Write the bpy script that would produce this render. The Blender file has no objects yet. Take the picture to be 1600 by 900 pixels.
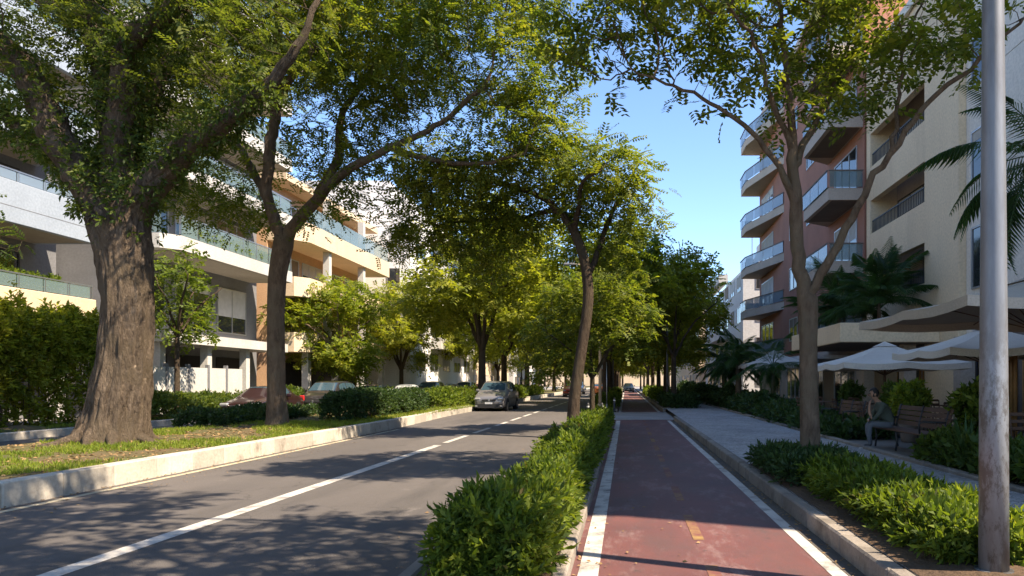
import bpy, math, random
import numpy as np
from mathutils import Vector, Matrix, noise

R = math.radians
scene = bpy.context.scene
C = scene.collection

# ---------------------------------------------------------------- camera
EYE = 1.6
cam_d = bpy.data.cameras.new('camera')
cam = bpy.data.objects.new('camera', cam_d)
C.objects.link(cam)
cam.location = (0, 0, EYE)
cam.rotation_euler = (R(90), 0, 0)
cam_d.sensor_width = 36
cam_d.lens = 25.0
cam_d.shift_x = -178 / 1600
cam_d.shift_y = 147 / 1600
cam_d.clip_end = 3000
scene.camera = cam

# ---------------------------------------------------------------- sky and sun
SUN_EL = R(51)
SUN_H = (0.91, -0.41)                      # horizontal direction towards the sun
w = bpy.data.worlds.new('World')
scene.world = w
w.use_nodes = True
nt = w.node_tree
bg = nt.nodes['Background']
sky = nt.nodes.new('ShaderNodeTexSky')
sky.sky_type = 'NISHITA'
sky.sun_disc = False
sky.sun_elevation = SUN_EL
sky.sun_rotation = math.atan2(SUN_H[0], SUN_H[1])
sky.air_density = 0.85
sky.dust_density = 0.08
sky.ozone_density = 4.0
nt.links.new(sky.outputs[0], bg.inputs[0])
bg.inputs[1].default_value = 0.12
sun_d = bpy.data.lights.new('sun', 'SUN')
sun_d.energy = 4.6
sun_d.angle = R(0.55)
sun_d.color = (1.0, 0.85, 0.65)
sun = bpy.data.objects.new('sun', sun_d)
C.objects.link(sun)
_sd = Vector((SUN_H[0] * math.cos(SUN_EL), SUN_H[1] * math.cos(SUN_EL), math.sin(SUN_EL)))
sun.rotation_euler = _sd.to_track_quat('Z', 'Y').to_euler()
scene.view_settings.view_transform = 'Standard'
scene.view_settings.look = 'None'
scene.view_settings.exposure = 1.55
scene.view_settings.gamma = 1.0
scene.cycles.max_bounces = 10
scene.cycles.diffuse_bounces = 6
scene.cycles.transparent_max_bounces = 8
scene.cycles.use_denoising = True

# ---------------------------------------------------------------- helpers
FOC, CX, HY = 1111.0, 978.0, 597.0
def P(px, py, Y):
    """measured picture point at a known distance -> place in the scene"""
    return Vector(((px - CX) * Y / FOC, Y, EYE - (py - HY) * Y / FOC))

OFF = {}
def tag(o, label=None, cat=None, group=None, kind=None):
    if label: o['label'] = label
    if cat: o['category'] = cat
    if group: o['group'] = group
    if kind: o['kind'] = kind
    return o

def empty(name, loc, label=None, cat=None, group=None, rz=0.0, kind=None):
    o = bpy.data.objects.new(name, None)
    o.empty_display_size = 0.2
    C.objects.link(o)
    o.location = loc
    o.rotation_euler = (0, 0, rz)
    OFF[o.name] = Vector(loc)
    return tag(o, label, cat, group, kind)

def link_mesh(name, me, mats, parent=None):
    o = bpy.data.objects.new(name, me)
    C.objects.link(o)
    for m in (mats if isinstance(mats, (list, tuple)) else [mats]):
        me.materials.append(m)
    if parent is not None:
        o.parent = parent
    return o

def np_mesh(name, V, F):
    """V (n,3), F (m,k) index array, all faces with k corners"""
    me = bpy.data.meshes.new(name)
    V = np.ascontiguousarray(V, dtype=np.float32)
    F = np.ascontiguousarray(F, dtype=np.int32)
    n, k = F.shape
    me.vertices.add(len(V)); me.vertices.foreach_set('co', V.ravel())
    me.loops.add(n * k); me.loops.foreach_set('vertex_index', F.ravel())
    me.polygons.add(n); me.polygons.foreach_set('loop_start', np.arange(0, n * k, k, dtype=np.int32))
    me.update(calc_edges=True)
    return me

class MB:
    def __init__(self):
        self.v = []; self.f = []; self.m = []; self.mi = 0
    def add(self, vs, fs):
        b = len(self.v)
        self.v += [tuple(p) for p in vs]
        for f in fs:
            self.f.append([b + i for i in f]); self.m.append(self.mi)
        return self
    def box(self, x0, x1, y0, y1, z0, z1):
        vs = [(x0, y0, z0), (x1, y0, z0), (x1, y1, z0), (x0, y1, z0), (x0, y0, z1), (x1, y0, z1), (x1, y1, z1), (x0, y1, z1)]
        return self.add(vs, [(3, 2, 1, 0), (4, 5, 6, 7), (0, 1, 5, 4), (1, 2, 6, 5), (2, 3, 7, 6), (3, 0, 4, 7)])
    def bbox(self, x0, x1, y0, y1, z0, z1, b=0.02):
        """box with chamfered edges"""
        vs = []
        for (x, sx) in ((x0, 1), (x1, -1)):
            for (y, sy) in ((y0, 1), (y1, -1)):
                for (z, sz) in ((z0, 1), (z1, -1)):
                    vs += [(x, y + sy * b, z + sz * b), (x + sx * b, y, z + sz * b), (x + sx * b, y + sy * b, z)]
        i = lambda a, c, d, k: ((a * 2 + c) * 2 + d) * 3 + k
        fs = []
        for a in (0, 1):
            q = [i(a, 0, 0, 0), i(a, 1, 0, 0), i(a, 1, 1, 0), i(a, 0, 1, 0)]; fs.append(q[::-1] if a == 0 else q)
            q = [i(0, a, 0, 1), i(1, a, 0, 1), i(1, a, 1, 1), i(0, a, 1, 1)]; fs.append(q if a == 0 else q[::-1])
            q = [i(0, 0, a, 2), i(1, 0, a, 2), i(1, 1, a, 2), i(0, 1, a, 2)]; fs.append(q[::-1] if a == 0 else q)
        for a in (0, 1):
            for c in (0, 1):
                fs.append([i(a, c, 0, 0), i(a, c, 1, 0), i(a, c, 1, 1), i(a, c, 0, 1)])
                fs.append([i(a, 0, c, 0), i(a, 1, c, 0), i(a, 1, c, 2), i(a, 0, c, 2)])
                fs.append([i(0, a, c, 1), i(1, a, c, 1), i(1, a, c, 2), i(0, a, c, 2)])
                for d in (0, 1):
                    fs.append([i(a, c, d, 0), i(a, c, d, 1), i(a, c, d, 2)])
        return self.add(vs, fs)
    def prism(self, poly, z0, z1):
        n = len(poly)
        vs = [(x, y, z0) for x, y in poly] + [(x, y, z1) for x, y in poly]
        fs = [tuple(range(n))[::-1], tuple(range(n, 2 * n))] + [(i, (i + 1) % n, n + (i + 1) % n, n + i) for i in range(n)]
        return self.add(vs, fs)
    def tube(self, pts, rad, n=8, caps=True):
        pts = [Vector(p) for p in pts]
        if not isinstance(rad, (list, tuple)): rad = [rad] * len(pts)
        rings = []
        up = Vector((0.31, 0.17, 0.93))
        for i, p in enumerate(pts):
            d = (pts[min(i + 1, len(pts) - 1)] - pts[max(i - 1, 0)]).normalized()
            a = d.cross(up)
            if a.length < 0.05: a = d.cross(Vector((1, 0, 0)))
            a.normalize(); b = d.cross(a)
            rings.append([p + (a * math.cos(2 * math.pi * k / n) + b * math.sin(2 * math.pi * k / n)) * rad[i] for k in range(n)])
        vs = [q for r in rings for q in r]
        fs = []
        for i in range(len(rings) - 1):
            for k in range(n):
                fs.append((i * n + k, i * n + (k + 1) % n, (i + 1) * n + (k + 1) % n, (i + 1) * n + k))
        if caps:
            fs.append(tuple(range(n))); fs.append(tuple(range((len(rings) - 1) * n, len(rings) * n))[::-1])
        return self.add(vs, fs)
    def build(self, name, mats, parent=None, local=False, smooth=False):
        off = Vector((0, 0, 0))
        if parent is not None and not local:
            p = parent
            while p.parent is not None: p = p.parent
            off = OFF.get(p.name, Vector((0, 0, 0)))
        me = bpy.data.meshes.new(name)
        me.from_pydata([(x - off[0], y - off[1], z - off[2]) for x, y, z in self.v], [], self.f)
        import bmesh
        bm = bmesh.new(); bm.from_mesh(me); bmesh.ops.recalc_face_normals(bm, faces=bm.faces); bm.to_mesh(me); bm.free()
        if len(set(self.m)) > 1:
            me.polygons.foreach_set('material_index', self.m)
        if smooth:
            me.polygons.foreach_set('use_smooth', [True] * len(me.polygons))
        me.update()
        return link_mesh(name, me, mats, parent)

def quick(name, mat, parent, *boxes, **kw):
    m = MB()
    for b in boxes: m.box(*b)
    return m.build(name, mat, parent, **kw)

def copy_tree(o, parent=None):
    c = o.copy(); C.objects.link(c); c.parent = parent
    if parent is not None:
        c.matrix_parent_inverse = o.matrix_parent_inverse
    for ch in o.children: copy_tree(ch, c)
    return c

# ---------------------------------------------------------------- materials
MATS = {}
def mk(name):
    m = bpy.data.materials.new(name); m.use_nodes = True
    return m, m.node_tree.nodes, m.node_tree.links, m.node_tree.nodes['Principled BSDF']

def mix_rgb(nd, ln, fac, a, b, blend='MIX'):
    x = nd.new('ShaderNodeMix'); x.data_type = 'RGBA'; x.blend_type = blend
    for s, v in ((x.inputs[0], fac), (x.inputs[6], a), (x.inputs[7], b)):
        if hasattr(v, 'is_linked'): ln.new(v, s)
        elif isinstance(v, (int, float)): s.default_value = v
        else: s.default_value = (*v, 1)
    return x.outputs[2]

def noise_fac(nd, ln, scale, lo=0.4, hi=0.6, detail=6, stretch=None, rough=0.6, coord='Object'):
    tc = nd.new('ShaderNodeTexCoord'); n = nd.new('ShaderNodeTexNoise')
    n.inputs['Scale'].default_value = scale; n.inputs['Detail'].default_value = detail; n.inputs['Roughness'].default_value = rough
    if coord == 'World':
        g = nd.new('ShaderNodeNewGeometry'); src = g.outputs['Position']
    else: src = tc.outputs[coord]
    if stretch:
        mp = nd.new('ShaderNodeMapping'); mp.inputs['Scale'].default_value = stretch
        ln.new(src, mp.inputs[0]); src = mp.outputs[0]
    ln.new(src, n.inputs['Vector'])
    r = nd.new('ShaderNodeMapRange'); r.inputs[1].default_value = lo; r.inputs[2].default_value = hi
    ln.new(n.outputs[0], r.inputs[0])
    return r.outputs[0]

def bump(nd, ln, bs, h, strength=0.3, dist=0.02):
    b = nd.new('ShaderNodeBump'); b.inputs['Strength'].default_value = strength; b.inputs['Distance'].default_value = dist
    ln.new(h, b.inputs['Height']); ln.new(b.outputs[0], bs.inputs['Normal'])

def surf(name, c1, c2=None, rough=0.75, big=0.6, fine=25.0, bump_s=0.25, bump_d=0.01, stain=None, stain_scale=0.5, stain_lo=0.52, stain_hi=0.7, stretch=None, metal=0.0, spec=0.3, coord='World', rand=0.0):
    """weathered surface: two tones, fine speckle, optional stains with a shape of their own"""
    m, nd, ln, bs = mk(name)
    c2 = c2 or tuple(x * 0.8 for x in c1)
    col = mix_rgb(nd, ln, noise_fac(nd, ln, big, 0.35, 0.65, coord=coord, stretch=stretch), c1, c2)
    fn = noise_fac(nd, ln, fine, 0.25, 0.75, 4, coord=coord)
    mu = nd.new('ShaderNodeMapRange'); mu.inputs[3].default_value = 0.82; mu.inputs[4].default_value = 1.12
    ln.new(fn, mu.inputs[0])
    col = mix_rgb(nd, ln, 1.0, col, mu.outputs[0], 'MULTIPLY')
    if stain:
        sf = noise_fac(nd, ln, stain_scale, stain_lo, stain_hi, 8, coord=coord, stretch=stretch, rough=0.7)
        col = mix_rgb(nd, ln, sf, col, stain)
    if rand:
        oi = nd.new('ShaderNodeObjectInfo'); mr = nd.new('ShaderNodeMapRange'); mr.inputs[3].default_value = 1 - rand; mr.inputs[4].default_value = 1 + rand * .4
        ln.new(oi.outputs['Random'], mr.inputs[0]); col = mix_rgb(nd, ln, 1.0, col, mr.outputs[0], 'MULTIPLY')
    ln.new(col, bs.inputs['Base Color'])
    bs.inputs['Roughness'].default_value = rough; bs.inputs['Metallic'].default_value = metal
    bs.inputs['Specular IOR Level'].default_value = spec
    if bump_s: bump(nd, ln, bs, fn, bump_s, bump_d)
    MATS[name] = m
    return m

def foliage(name, cols, trans, tfac=0.35, rough=0.55, clump=0.8):
    m, nd, ln, bs = mk(name)
    g = nd.new('ShaderNodeNewGeometry')
    rp = nd.new('ShaderNodeValToRGB'); rp.color_ramp.interpolation = 'LINEAR'
    el = rp.color_ramp.elements
    while len(el) < len(cols): el.new(0.5)
    for i, c in enumerate(cols):
        el[i].position = i / (len(cols) - 1); el[i].color = (*c, 1)
    cl = noise_fac(nd, ln, clump, 0.3, 0.7, 3, coord='Object')
    mx = nd.new('ShaderNodeMath'); mx.operation = 'MULTIPLY_ADD'; mx.inputs[1].default_value = 0.55
    ln.new(g.outputs['Random Per Island'], mx.inputs[0])
    m2 = nd.new('ShaderNodeMath'); m2.operation = 'MULTIPLY'; m2.inputs[1].default_value = 0.45
    ln.new(cl, m2.inputs[0]); ln.new(m2.outputs[0], mx.inputs[2])
    ln.new(mx.outputs[0], rp.inputs[0])
    ln.new(rp.outputs[0], bs.inputs['Base Color'])
    bs.inputs['Roughness'].default_value = rough; bs.inputs['Specular IOR Level'].default_value = 0.22
    tr = nd.new('ShaderNodeBsdfTranslucent')
    tc = mix_rgb(nd, ln, 1.0, rp.outputs[0], trans, 'MULTIPLY')
    ln.new(tc, tr.inputs[0])
    ms = nd.new('ShaderNodeMixShader'); ms.inputs[0].default_value = tfac
    ln.new(bs.outputs[0], ms.inputs[1]); ln.new(tr.outputs[0], ms.inputs[2])
    ln.new(ms.outputs[0], nd['Material Output'].inputs[0])
    MATS[name] = m
    return m

def bark(name, c1, c2, c3, scale=6.0, bs_=0.9):
    m, nd, ln, bs = mk(name)
    f1 = noise_fac(nd, ln, scale, 0.35, 0.65, 8, stretch=(1, 1, 0.30), rough=0.75)
    f2 = noise_fac(nd, ln, 1.6, 0.46, 0.62, 7)
    col = mix_rgb(nd, ln, f1, c1, c2)
    col = mix_rgb(nd, ln, f2, col, c3)
    ln.new(col, bs.inputs['Base Color']); bs.inputs['Roughness'].default_value = 0.9
    bs.inputs['Specular IOR Level'].default_value = 0.15
    bump(nd, ln, bs, f1, bs_, 0.09)
    return m

def glass(name, c, rough=0.05, alpha=None):
    m, nd, ln, bs = mk(name)
    bs.inputs['Base Color'].default_value = (*c, 1); bs.inputs['Roughness'].default_value = rough
    bs.inputs['Specular IOR Level'].default_value = 0.9
    if alpha is not None: bs.inputs['Alpha'].default_value = alpha
    return m

def plain(name, c, rough=0.5, metal=0.0, spec=0.4, coat=0.0):
    m, nd, ln, bs = mk(name)
    f = noise_fac(nd, ln, 3.0, 0.3, 0.7, 5)
    col = mix_rgb(nd, ln, f, c, tuple(x * 0.82 for x in c))
    ln.new(col, bs.inputs['Base Color']); bs.inputs['Roughness'].default_value = rough; bs.inputs['Metallic'].default_value = metal
    bs.inputs['Specular IOR Level'].default_value = spec; bs.inputs['Coat Weight'].default_value = coat
    return m

M = {}
def asphalt_mat():
    m, nd, ln, bs = mk('asphalt')
    col = mix_rgb(nd, ln, noise_fac(nd, ln, 0.35, 0.35, 0.65, coord='World', stretch=(1, 0.3, 1)), (0.122, 0.107, 0.099), (0.090, 0.080, 0.075))
    col = mix_rgb(nd, ln, noise_fac(nd, ln, 0.22, 0.52, 0.70, 8, (1.6, 0.25, 1), 0.7, 'World'), col, (0.064, 0.058, 0.055))
    col = mix_rgb(nd, ln, noise_fac(nd, ln, 2.2, 0.60, 0.72, 7, (1, 0.5, 1), 0.7, 'World'), col, (0.058, 0.052, 0.049))
    col = mix_rgb(nd, ln, noise_fac(nd, ln, 1.6, 0.62, 0.76, 7, (1, 0.6, 1), 0.7, 'World'), col, (0.175, 0.155, 0.142))
    g = nd.new('ShaderNodeNewGeometry'); wn = nd.new('ShaderNodeTexNoise'); wn.inputs['Scale'].default_value = 1.4; wn.inputs['Detail'].default_value = 5
    ln.new(g.outputs['Position'], wn.inputs['Vector'])
    ad = nd.new('ShaderNodeMixRGB'); ad.blend_type = 'LINEAR_LIGHT'; ad.inputs[0].default_value = 0.5; ln.new(g.outputs['Position'], ad.inputs[1]); ln.new(wn.outputs['Color'], ad.inputs[2])
    v = nd.new('ShaderNodeTexVoronoi'); v.feature = 'DISTANCE_TO_EDGE'; v.inputs['Scale'].default_value = 0.42; ln.new(ad.outputs[0], v.inputs['Vector'])
    cr = nd.new('ShaderNodeMapRange'); cr.inputs[1].default_value = 0.0; cr.inputs[2].default_value = 0.006; cr.inputs[3].default_value = 0.55; cr.inputs[4].default_value = 0.0; ln.new(v.outputs['Distance'], cr.inputs[0])
    msk = nd.new('ShaderNodeMath'); msk.operation = 'MULTIPLY'; ln.new(cr.outputs[0], msk.inputs[0]); ln.new(noise_fac(nd, ln, 0.3, 0.45, 0.55, 3, coord='World'), msk.inputs[1])
    col = mix_rgb(nd, ln, msk.outputs[0], col, (0.03, 0.027, 0.025))
    fn = noise_fac(nd, ln, 85, 0.28, 0.72, 3, coord='World')
    mu = nd.new('ShaderNodeMapRange'); mu.inputs[3].default_value = 0.68; mu.inputs[4].default_value = 1.28; ln.new(fn, mu.inputs[0])
    col = mix_rgb(nd, ln, 1.0, col, mu.outputs[0], 'MULTIPLY')
    ln.new(col, bs.inputs['Base Color']); bs.inputs['Roughness'].default_value = 0.82; bs.inputs['Specular IOR Level'].default_value = 0.3
    bump(nd, ln, bs, fn, 0.5, 0.008)
    return m
M['asphalt'] = asphalt_mat()
M['asphalt2'] = surf('service_asphalt', (0.13, 0.118, 0.108), (0.095, 0.087, 0.08), 0.85, 0.4, 60, 0.3, 0.006)
def bike_mat():
    m, nd, ln, bs = mk('red_bike_paint')
    col = mix_rgb(nd, ln, noise_fac(nd, ln, 0.5, 0.35, 0.65, coord='World'), (0.165, 0.064, 0.057), (0.110, 0.047, 0.046))
    col = mix_rgb(nd, ln, noise_fac(nd, ln, 0.9, 0.45, 0.72, 8, (1, 0.45, 1), 0.75, 'World'), col, (0.085, 0.058, 0.056))
    col = mix_rgb(nd, ln, noise_fac(nd, ln, 1.3, 0.52, 0.74, 9, (1.3, 0.4, 1), 0.8, 'World'), col, (0.27, 0.185, 0.175))
    col = mix_rgb(nd, ln, noise_fac(nd, ln, 4.5, 0.60, 0.70, 6, (1, 0.8, 1), 0.7, 'World'), col, (0.065, 0.045, 0.043))
    fn = noise_fac(nd, ln, 70, 0.25, 0.75, 4, coord='World')
    mu = nd.new('ShaderNodeMapRange'); mu.inputs[3].default_value = 0.8; mu.inputs[4].default_value = 1.14; ln.new(fn, mu.inputs[0])
    col = mix_rgb(nd, ln, 1.0, col, mu.outputs[0], 'MULTIPLY')
    ln.new(col, bs.inputs['Base Color']); bs.inputs['Roughness'].default_value = 0.62; bs.inputs['Specular IOR Level'].default_value = 0.35
    bump(nd, ln, bs, fn, 0.3, 0.005)
    return m
M['bike'] = bike_mat()
M['white_line'] = surf('worn_white_paint', (0.52, 0.485, 0.44), (0.40, 0.37, 0.34), 0.7, 1.5, 40, 0.2, 0.004, (0.15, 0.135, 0.125), 3.0, 0.50, 0.68)
M['yellow_line'] = surf('worn_yellow_paint', (0.29, 0.19, 0.068), (0.23, 0.125, 0.06), 0.7, 2.0, 40, 0.2, 0.004, (0.16, 0.06, 0.054), 2.2, 0.36, 0.56)
M['edge_line'] = surf('worn_edge_paint', (0.50, 0.43, 0.30), (0.40, 0.34, 0.24), 0.75, 1.0, 40, 0.2, 0.004, (0.14, 0.12, 0.10), 1.5, 0.52, 0.66)
M['whitewash'] = surf('whitewashed_kerb', (0.52, 0.47, 0.40), (0.42, 0.375, 0.315), 0.85, 1.2, 18, 0.35, 0.01, (0.24, 0.20, 0.16), 1.8, 0.53, 0.72, rand=.22)
M['stone_kerb'] = surf('granite_kerb', (0.30, 0.26, 0.22), (0.20, 0.17, 0.145), 0.85, 1.4, 30, 0.45, 0.012, (0.10, 0.085, 0.07), 1.8, 0.52, 0.72, rand=.25)
M['gutter'] = surf('gutter_concrete', (0.13, 0.11, 0.10), (0.08, 0.07, 0.06), 0.9, 1.2, 30, 0.4, 0.01)
M['concrete'] = surf('crossing_concrete', (0.30, 0.28, 0.26), (0.22, 0.205, 0.19), 0.85, 0.6, 30, 0.3, 0.008)
M['soil'] = surf('soil', (0.12, 0.075, 0.045), (0.075, 0.048, 0.030), 0.95, 1.5, 14, 0.8, 0.03)
M['turf'] = surf('turf_soil', (0.075, 0.085, 0.025), (0.12, 0.085, 0.045), 0.95, 0.7, 14, 0.8, 0.03)
M['ground'] = surf('ground', (0.16, 0.14, 0.115), (0.11, 0.10, 0.085), 0.95, 0.2, 8, 0.4, 0.02)

def paver(name, c1, c2, cm, scale):
    m, nd, ln, bs = mk(name)
    g = nd.new('ShaderNodeNewGeometry'); v = nd.new('ShaderNodeTexVoronoi'); v.inputs['Scale'].default_value = scale
    v.feature = 'DISTANCE_TO_EDGE'; ln.new(g.outputs['Position'], v.inputs['Vector'])
    v2 = nd.new('ShaderNodeTexVoronoi'); v2.inputs['Scale'].default_value = scale; ln.new(g.outputs['Position'], v2.inputs['Vector'])
    sx = nd.new('ShaderNodeSeparateColor'); ln.new(v2.outputs['Color'], sx.inputs[0])
    col = mix_rgb(nd, ln, sx.outputs[0], c1, c2)
    r = nd.new('ShaderNodeMapRange'); r.inputs[2].default_value = 0.06; ln.new(v.outputs['Distance'], r.inputs[0])
    col = mix_rgb(nd, ln, r.outputs[0], cm, col)
    st = noise_fac(nd, ln, 0.7, 0.4, 0.7, 5, coord='World')
    mu = mix_rgb(nd, ln, st, (1.08, 1.08, 1.08), (0.72, 0.72, 0.72)); col = mix_rgb(nd, ln, 1.0, col, mu, 'MULTIPLY')
    ln.new(col, bs.inputs['Base Color']); bs.inputs['Roughness'].default_value = 0.75
    bump(nd, ln, bs, r.outputs[0], 0.5, 0.01)
    return m
M['paving'] = paver('small_stone_paving', (0.40, 0.375, 0.355), (0.27, 0.255, 0.245), (0.10, 0.095, 0.09), 11.0)

M['bark_big'] = bark('ridged_bark', (0.30, 0.225, 0.160), (0.062, 0.044, 0.032), (0.185, 0.140, 0.095), 11.0, 1.0)
M['bark_mid'] = bark('smooth_bark', (0.26, 0.185, 0.128), (0.10, 0.068, 0.047), (0.19, 0.145, 0.098), 9.0, 0.8)
M['bark_dark'] = bark('dark_bark', (0.105, 0.075, 0.052), (0.045, 0.031, 0.022), (0.085, 0.065, 0.042), 8.0, 0.7)
YG = (2.3, 2.3, 0.8)
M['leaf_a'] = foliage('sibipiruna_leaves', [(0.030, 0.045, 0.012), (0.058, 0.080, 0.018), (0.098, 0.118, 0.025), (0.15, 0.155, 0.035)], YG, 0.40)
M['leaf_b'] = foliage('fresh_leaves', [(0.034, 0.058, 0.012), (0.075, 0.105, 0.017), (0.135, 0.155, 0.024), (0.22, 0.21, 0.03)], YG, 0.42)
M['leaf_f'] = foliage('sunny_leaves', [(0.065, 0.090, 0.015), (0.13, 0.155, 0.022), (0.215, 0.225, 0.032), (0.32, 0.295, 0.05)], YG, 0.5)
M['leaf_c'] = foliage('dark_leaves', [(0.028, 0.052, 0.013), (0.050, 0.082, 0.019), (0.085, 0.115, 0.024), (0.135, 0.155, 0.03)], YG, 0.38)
M['leaf_y'] = foliage('yellow_green_leaves', [(0.06, 0.09, 0.014), (0.11, 0.15, 0.018), (0.18, 0.20, 0.025), (0.25, 0.23, 0.03)], YG, 0.42)
M['leaf_h'] = foliage('hedge_leaves', [(0.13, 0.085, 0.035), (0.040, 0.066, 0.012), (0.070, 0.105, 0.014), (0.105, 0.145, 0.018), (0.15, 0.185, 0.024), (0.25, 0.25, 0.04)], YG, 0.36, 0.55, 1.8)
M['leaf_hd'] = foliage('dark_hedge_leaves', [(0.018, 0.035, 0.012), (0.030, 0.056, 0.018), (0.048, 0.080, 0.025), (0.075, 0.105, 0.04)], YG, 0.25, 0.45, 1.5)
M['leaf_p'] = foliage('palm_leaves', [(0.020, 0.048, 0.018), (0.036, 0.075, 0.024), (0.058, 0.105, 0.03)], YG, 0.3, 0.35, 1.5)
M['grass'] = foliage('grass_blades', [(0.07, 0.11, 0.014), (0.13, 0.18, 0.02), (0.20, 0.235, 0.03), (0.27, 0.24, 0.07)], YG, 0.3, 0.6, 0.9)
M['litter'] = foliage('fallen_leaves', [(0.20, 0.12, 0.05), (0.32, 0.21, 0.10), (0.16, 0.09, 0.04)], (1.2, 1, 0.8), 0.15, 0.8)
M['flower'] = foliage('purple_petals', [(0.30, 0.06, 0.42), (0.42, 0.13, 0.55), (0.25, 0.04, 0.36)], (1.3, 1, 1.3), 0.3, 0.6)
M['stem'] = plain('woody_stems', (0.10, 0.07, 0.045), 0.9)

# building finishes
M['white_wall'] = surf('white_render', (0.54, 0.52, 0.49), (0.46, 0.44, 0.41), 0.8, 0.5, 12, 0.15, 0.006, (0.42, 0.39, 0.35), 0.8, 0.58, 0.8, stretch=(1, 1, 0.3))
M['sunlit_white'] = surf('sunlit_white_render', (0.80, 0.78, 0.75), (0.74, 0.72, 0.69), 0.8, 0.5, 12, 0.12, 0.006, (0.62, 0.59, 0.55), 0.8, 0.6, 0.8, stretch=(1, 1, 0.3))  # whiter copy of the white render, stands in for sun on the wall
M['shaded_white'] = surf('shade_tinted_panel', (0.33, 0.375, 0.44), (0.29, 0.33, 0.39), 0.6, 0.5, 12, 0.1, 0.004)  # bluish grey puts the shade on the white parapets into their colour
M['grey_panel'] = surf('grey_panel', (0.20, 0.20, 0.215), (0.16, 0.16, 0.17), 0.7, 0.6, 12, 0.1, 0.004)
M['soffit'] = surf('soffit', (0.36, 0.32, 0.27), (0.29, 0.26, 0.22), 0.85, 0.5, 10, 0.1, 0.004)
M['cream'] = surf('cream_render', (0.66, 0.52, 0.36), (0.58, 0.45, 0.31), 0.8, 0.5, 12, 0.15, 0.006, (0.45, 0.34, 0.23), 0.8, 0.58, 0.8, stretch=(1, 1, 0.3))
M['salmon'] = surf('salmon_render', (0.58, 0.37, 0.22), (0.50, 0.31, 0.19), 0.8, 0.5, 12, 0.15, 0.006)
M['peach'] = surf('peach_render', (0.76, 0.59, 0.39), (0.69, 0.53, 0.35), 0.8, 0.5, 12, 0.15, 0.006, (0.55, 0.42, 0.28), 0.7, 0.56, 0.8, stretch=(1, 1, 0.25))
M['pale_wall'] = surf('pale_beige_panel', (0.76, 0.69, 0.60), (0.69, 0.63, 0.545), 0.8, 0.5, 12, 0.15, 0.006, (0.56, 0.50, 0.43), 0.7, 0.57, 0.8, stretch=(1, 1, 0.25))
M['red_brick'] = surf('red_render', (0.38, 0.165, 0.11), (0.31, 0.135, 0.09), 0.8, 0.6, 30, 0.3, 0.01)
M['taupe'] = surf('taupe_concrete', (0.50, 0.41, 0.335), (0.42, 0.34, 0.275), 0.8, 0.6, 14, 0.2, 0.006)
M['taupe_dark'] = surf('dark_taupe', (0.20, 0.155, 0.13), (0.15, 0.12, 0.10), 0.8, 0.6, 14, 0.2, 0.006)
M['far_white'] = surf('far_white_render', (0.60, 0.59, 0.59), (0.52, 0.51, 0.51), 0.8, 0.3, 6, 0.1, 0.01)
M['dark_glass'] = glass('dark_window_glass', (0.025, 0.028, 0.032), 0.06)
M['blue_glass'] = glass('blue_balcony_glass', (0.22, 0.28, 0.34), 0.08, 0.7)
M['teal_glass'] = glass('teal_balcony_glass', (0.17, 0.235, 0.235), 0.08, 0.6)
M['car_glass'] = glass('car_glass', (0.035, 0.065, 0.085), 0.04)  # bluish tint stands in for sky reflected in the windows
M['curtain'] = plain('pale_blind', (0.45, 0.42, 0.37), 0.9)
M['curtain2'] = plain('white_curtain', (0.55, 0.54, 0.52), 0.9)
M['curtain3'] = plain('brown_curtain', (0.22, 0.16, 0.11), 0.9)
M['frame'] = plain('aluminium_frame', (0.45, 0.45, 0.46), 0.4, 0.6)
M['dark_frame'] = plain('dark_frame', (0.06, 0.06, 0.065), 0.5, 0.3)
M['rail'] = plain('steel_rail', (0.42, 0.43, 0.45), 0.35, 0.8)
M['dark_void'] = plain('dark_interior', (0.035, 0.030, 0.027), 0.9)  # flat dark colour stands in for unlit depth behind openings
M['canvas'] = surf('beige_canvas', (0.47, 0.40, 0.325), (0.41, 0.35, 0.285), 0.9, 1.0, 40, 0.1, 0.002)
M['canvas_w'] = surf('white_canvas', (0.62, 0.565, 0.495), (0.55, 0.50, 0.44), 0.9, 1.0, 40, 0.1, 0.002)
M['wood'] = surf('bench_wood', (0.12, 0.06, 0.035), (0.08, 0.042, 0.026), 0.6, 3.0, 30, 0.3, 0.004, coord='Object')
M['wood_l'] = surf('amber_wood', (0.42, 0.22, 0.07), (0.32, 0.16, 0.05), 0.6, 2.0, 30, 0.2, 0.004, coord='Object')
M['iron'] = plain('cast_iron', (0.05, 0.05, 0.052), 0.6, 0.4)
def galv(name):
    m, nd, ln, bs = mk(name)
    f = noise_fac(nd, ln, 5.0, 0.35, 0.7, 8, stretch=(1, 1, 0.18), rough=0.7)
    col = mix_rgb(nd, ln, f, (0.24, 0.25, 0.27), (0.14, 0.14, 0.15))
    s = noise_fac(nd, ln, 7.0, 0.47, 0.56, 8, stretch=(1, 1, 0.4), rough=0.8)
    # peeled and grimy paint on the lower part of the post, patches of their own shape
    g = nd.new('ShaderNodeNewGeometry'); sp = nd.new('ShaderNodeSeparateXYZ'); ln.new(g.outputs['Position'], sp.inputs[0])
    hr = nd.new('ShaderNodeMapRange'); hr.inputs[1].default_value = 2.3; hr.inputs[2].default_value = 1.4; ln.new(sp.outputs[2], hr.inputs[0])
    ml = nd.new('ShaderNodeMath'); ml.operation = 'MULTIPLY'; ln.new(s, ml.inputs[0]); ln.new(hr.outputs[0], ml.inputs[1])
    col = mix_rgb(nd, ln, ml.outputs[0], col, (0.10, 0.09, 0.085))
    ln.new(col, bs.inputs['Base Color']); bs.inputs['Metallic'].default_value = 0.35; bs.inputs['Roughness'].default_value = 0.45
    bump(nd, ln, bs, f, 0.15, 0.005)
    return m
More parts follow.
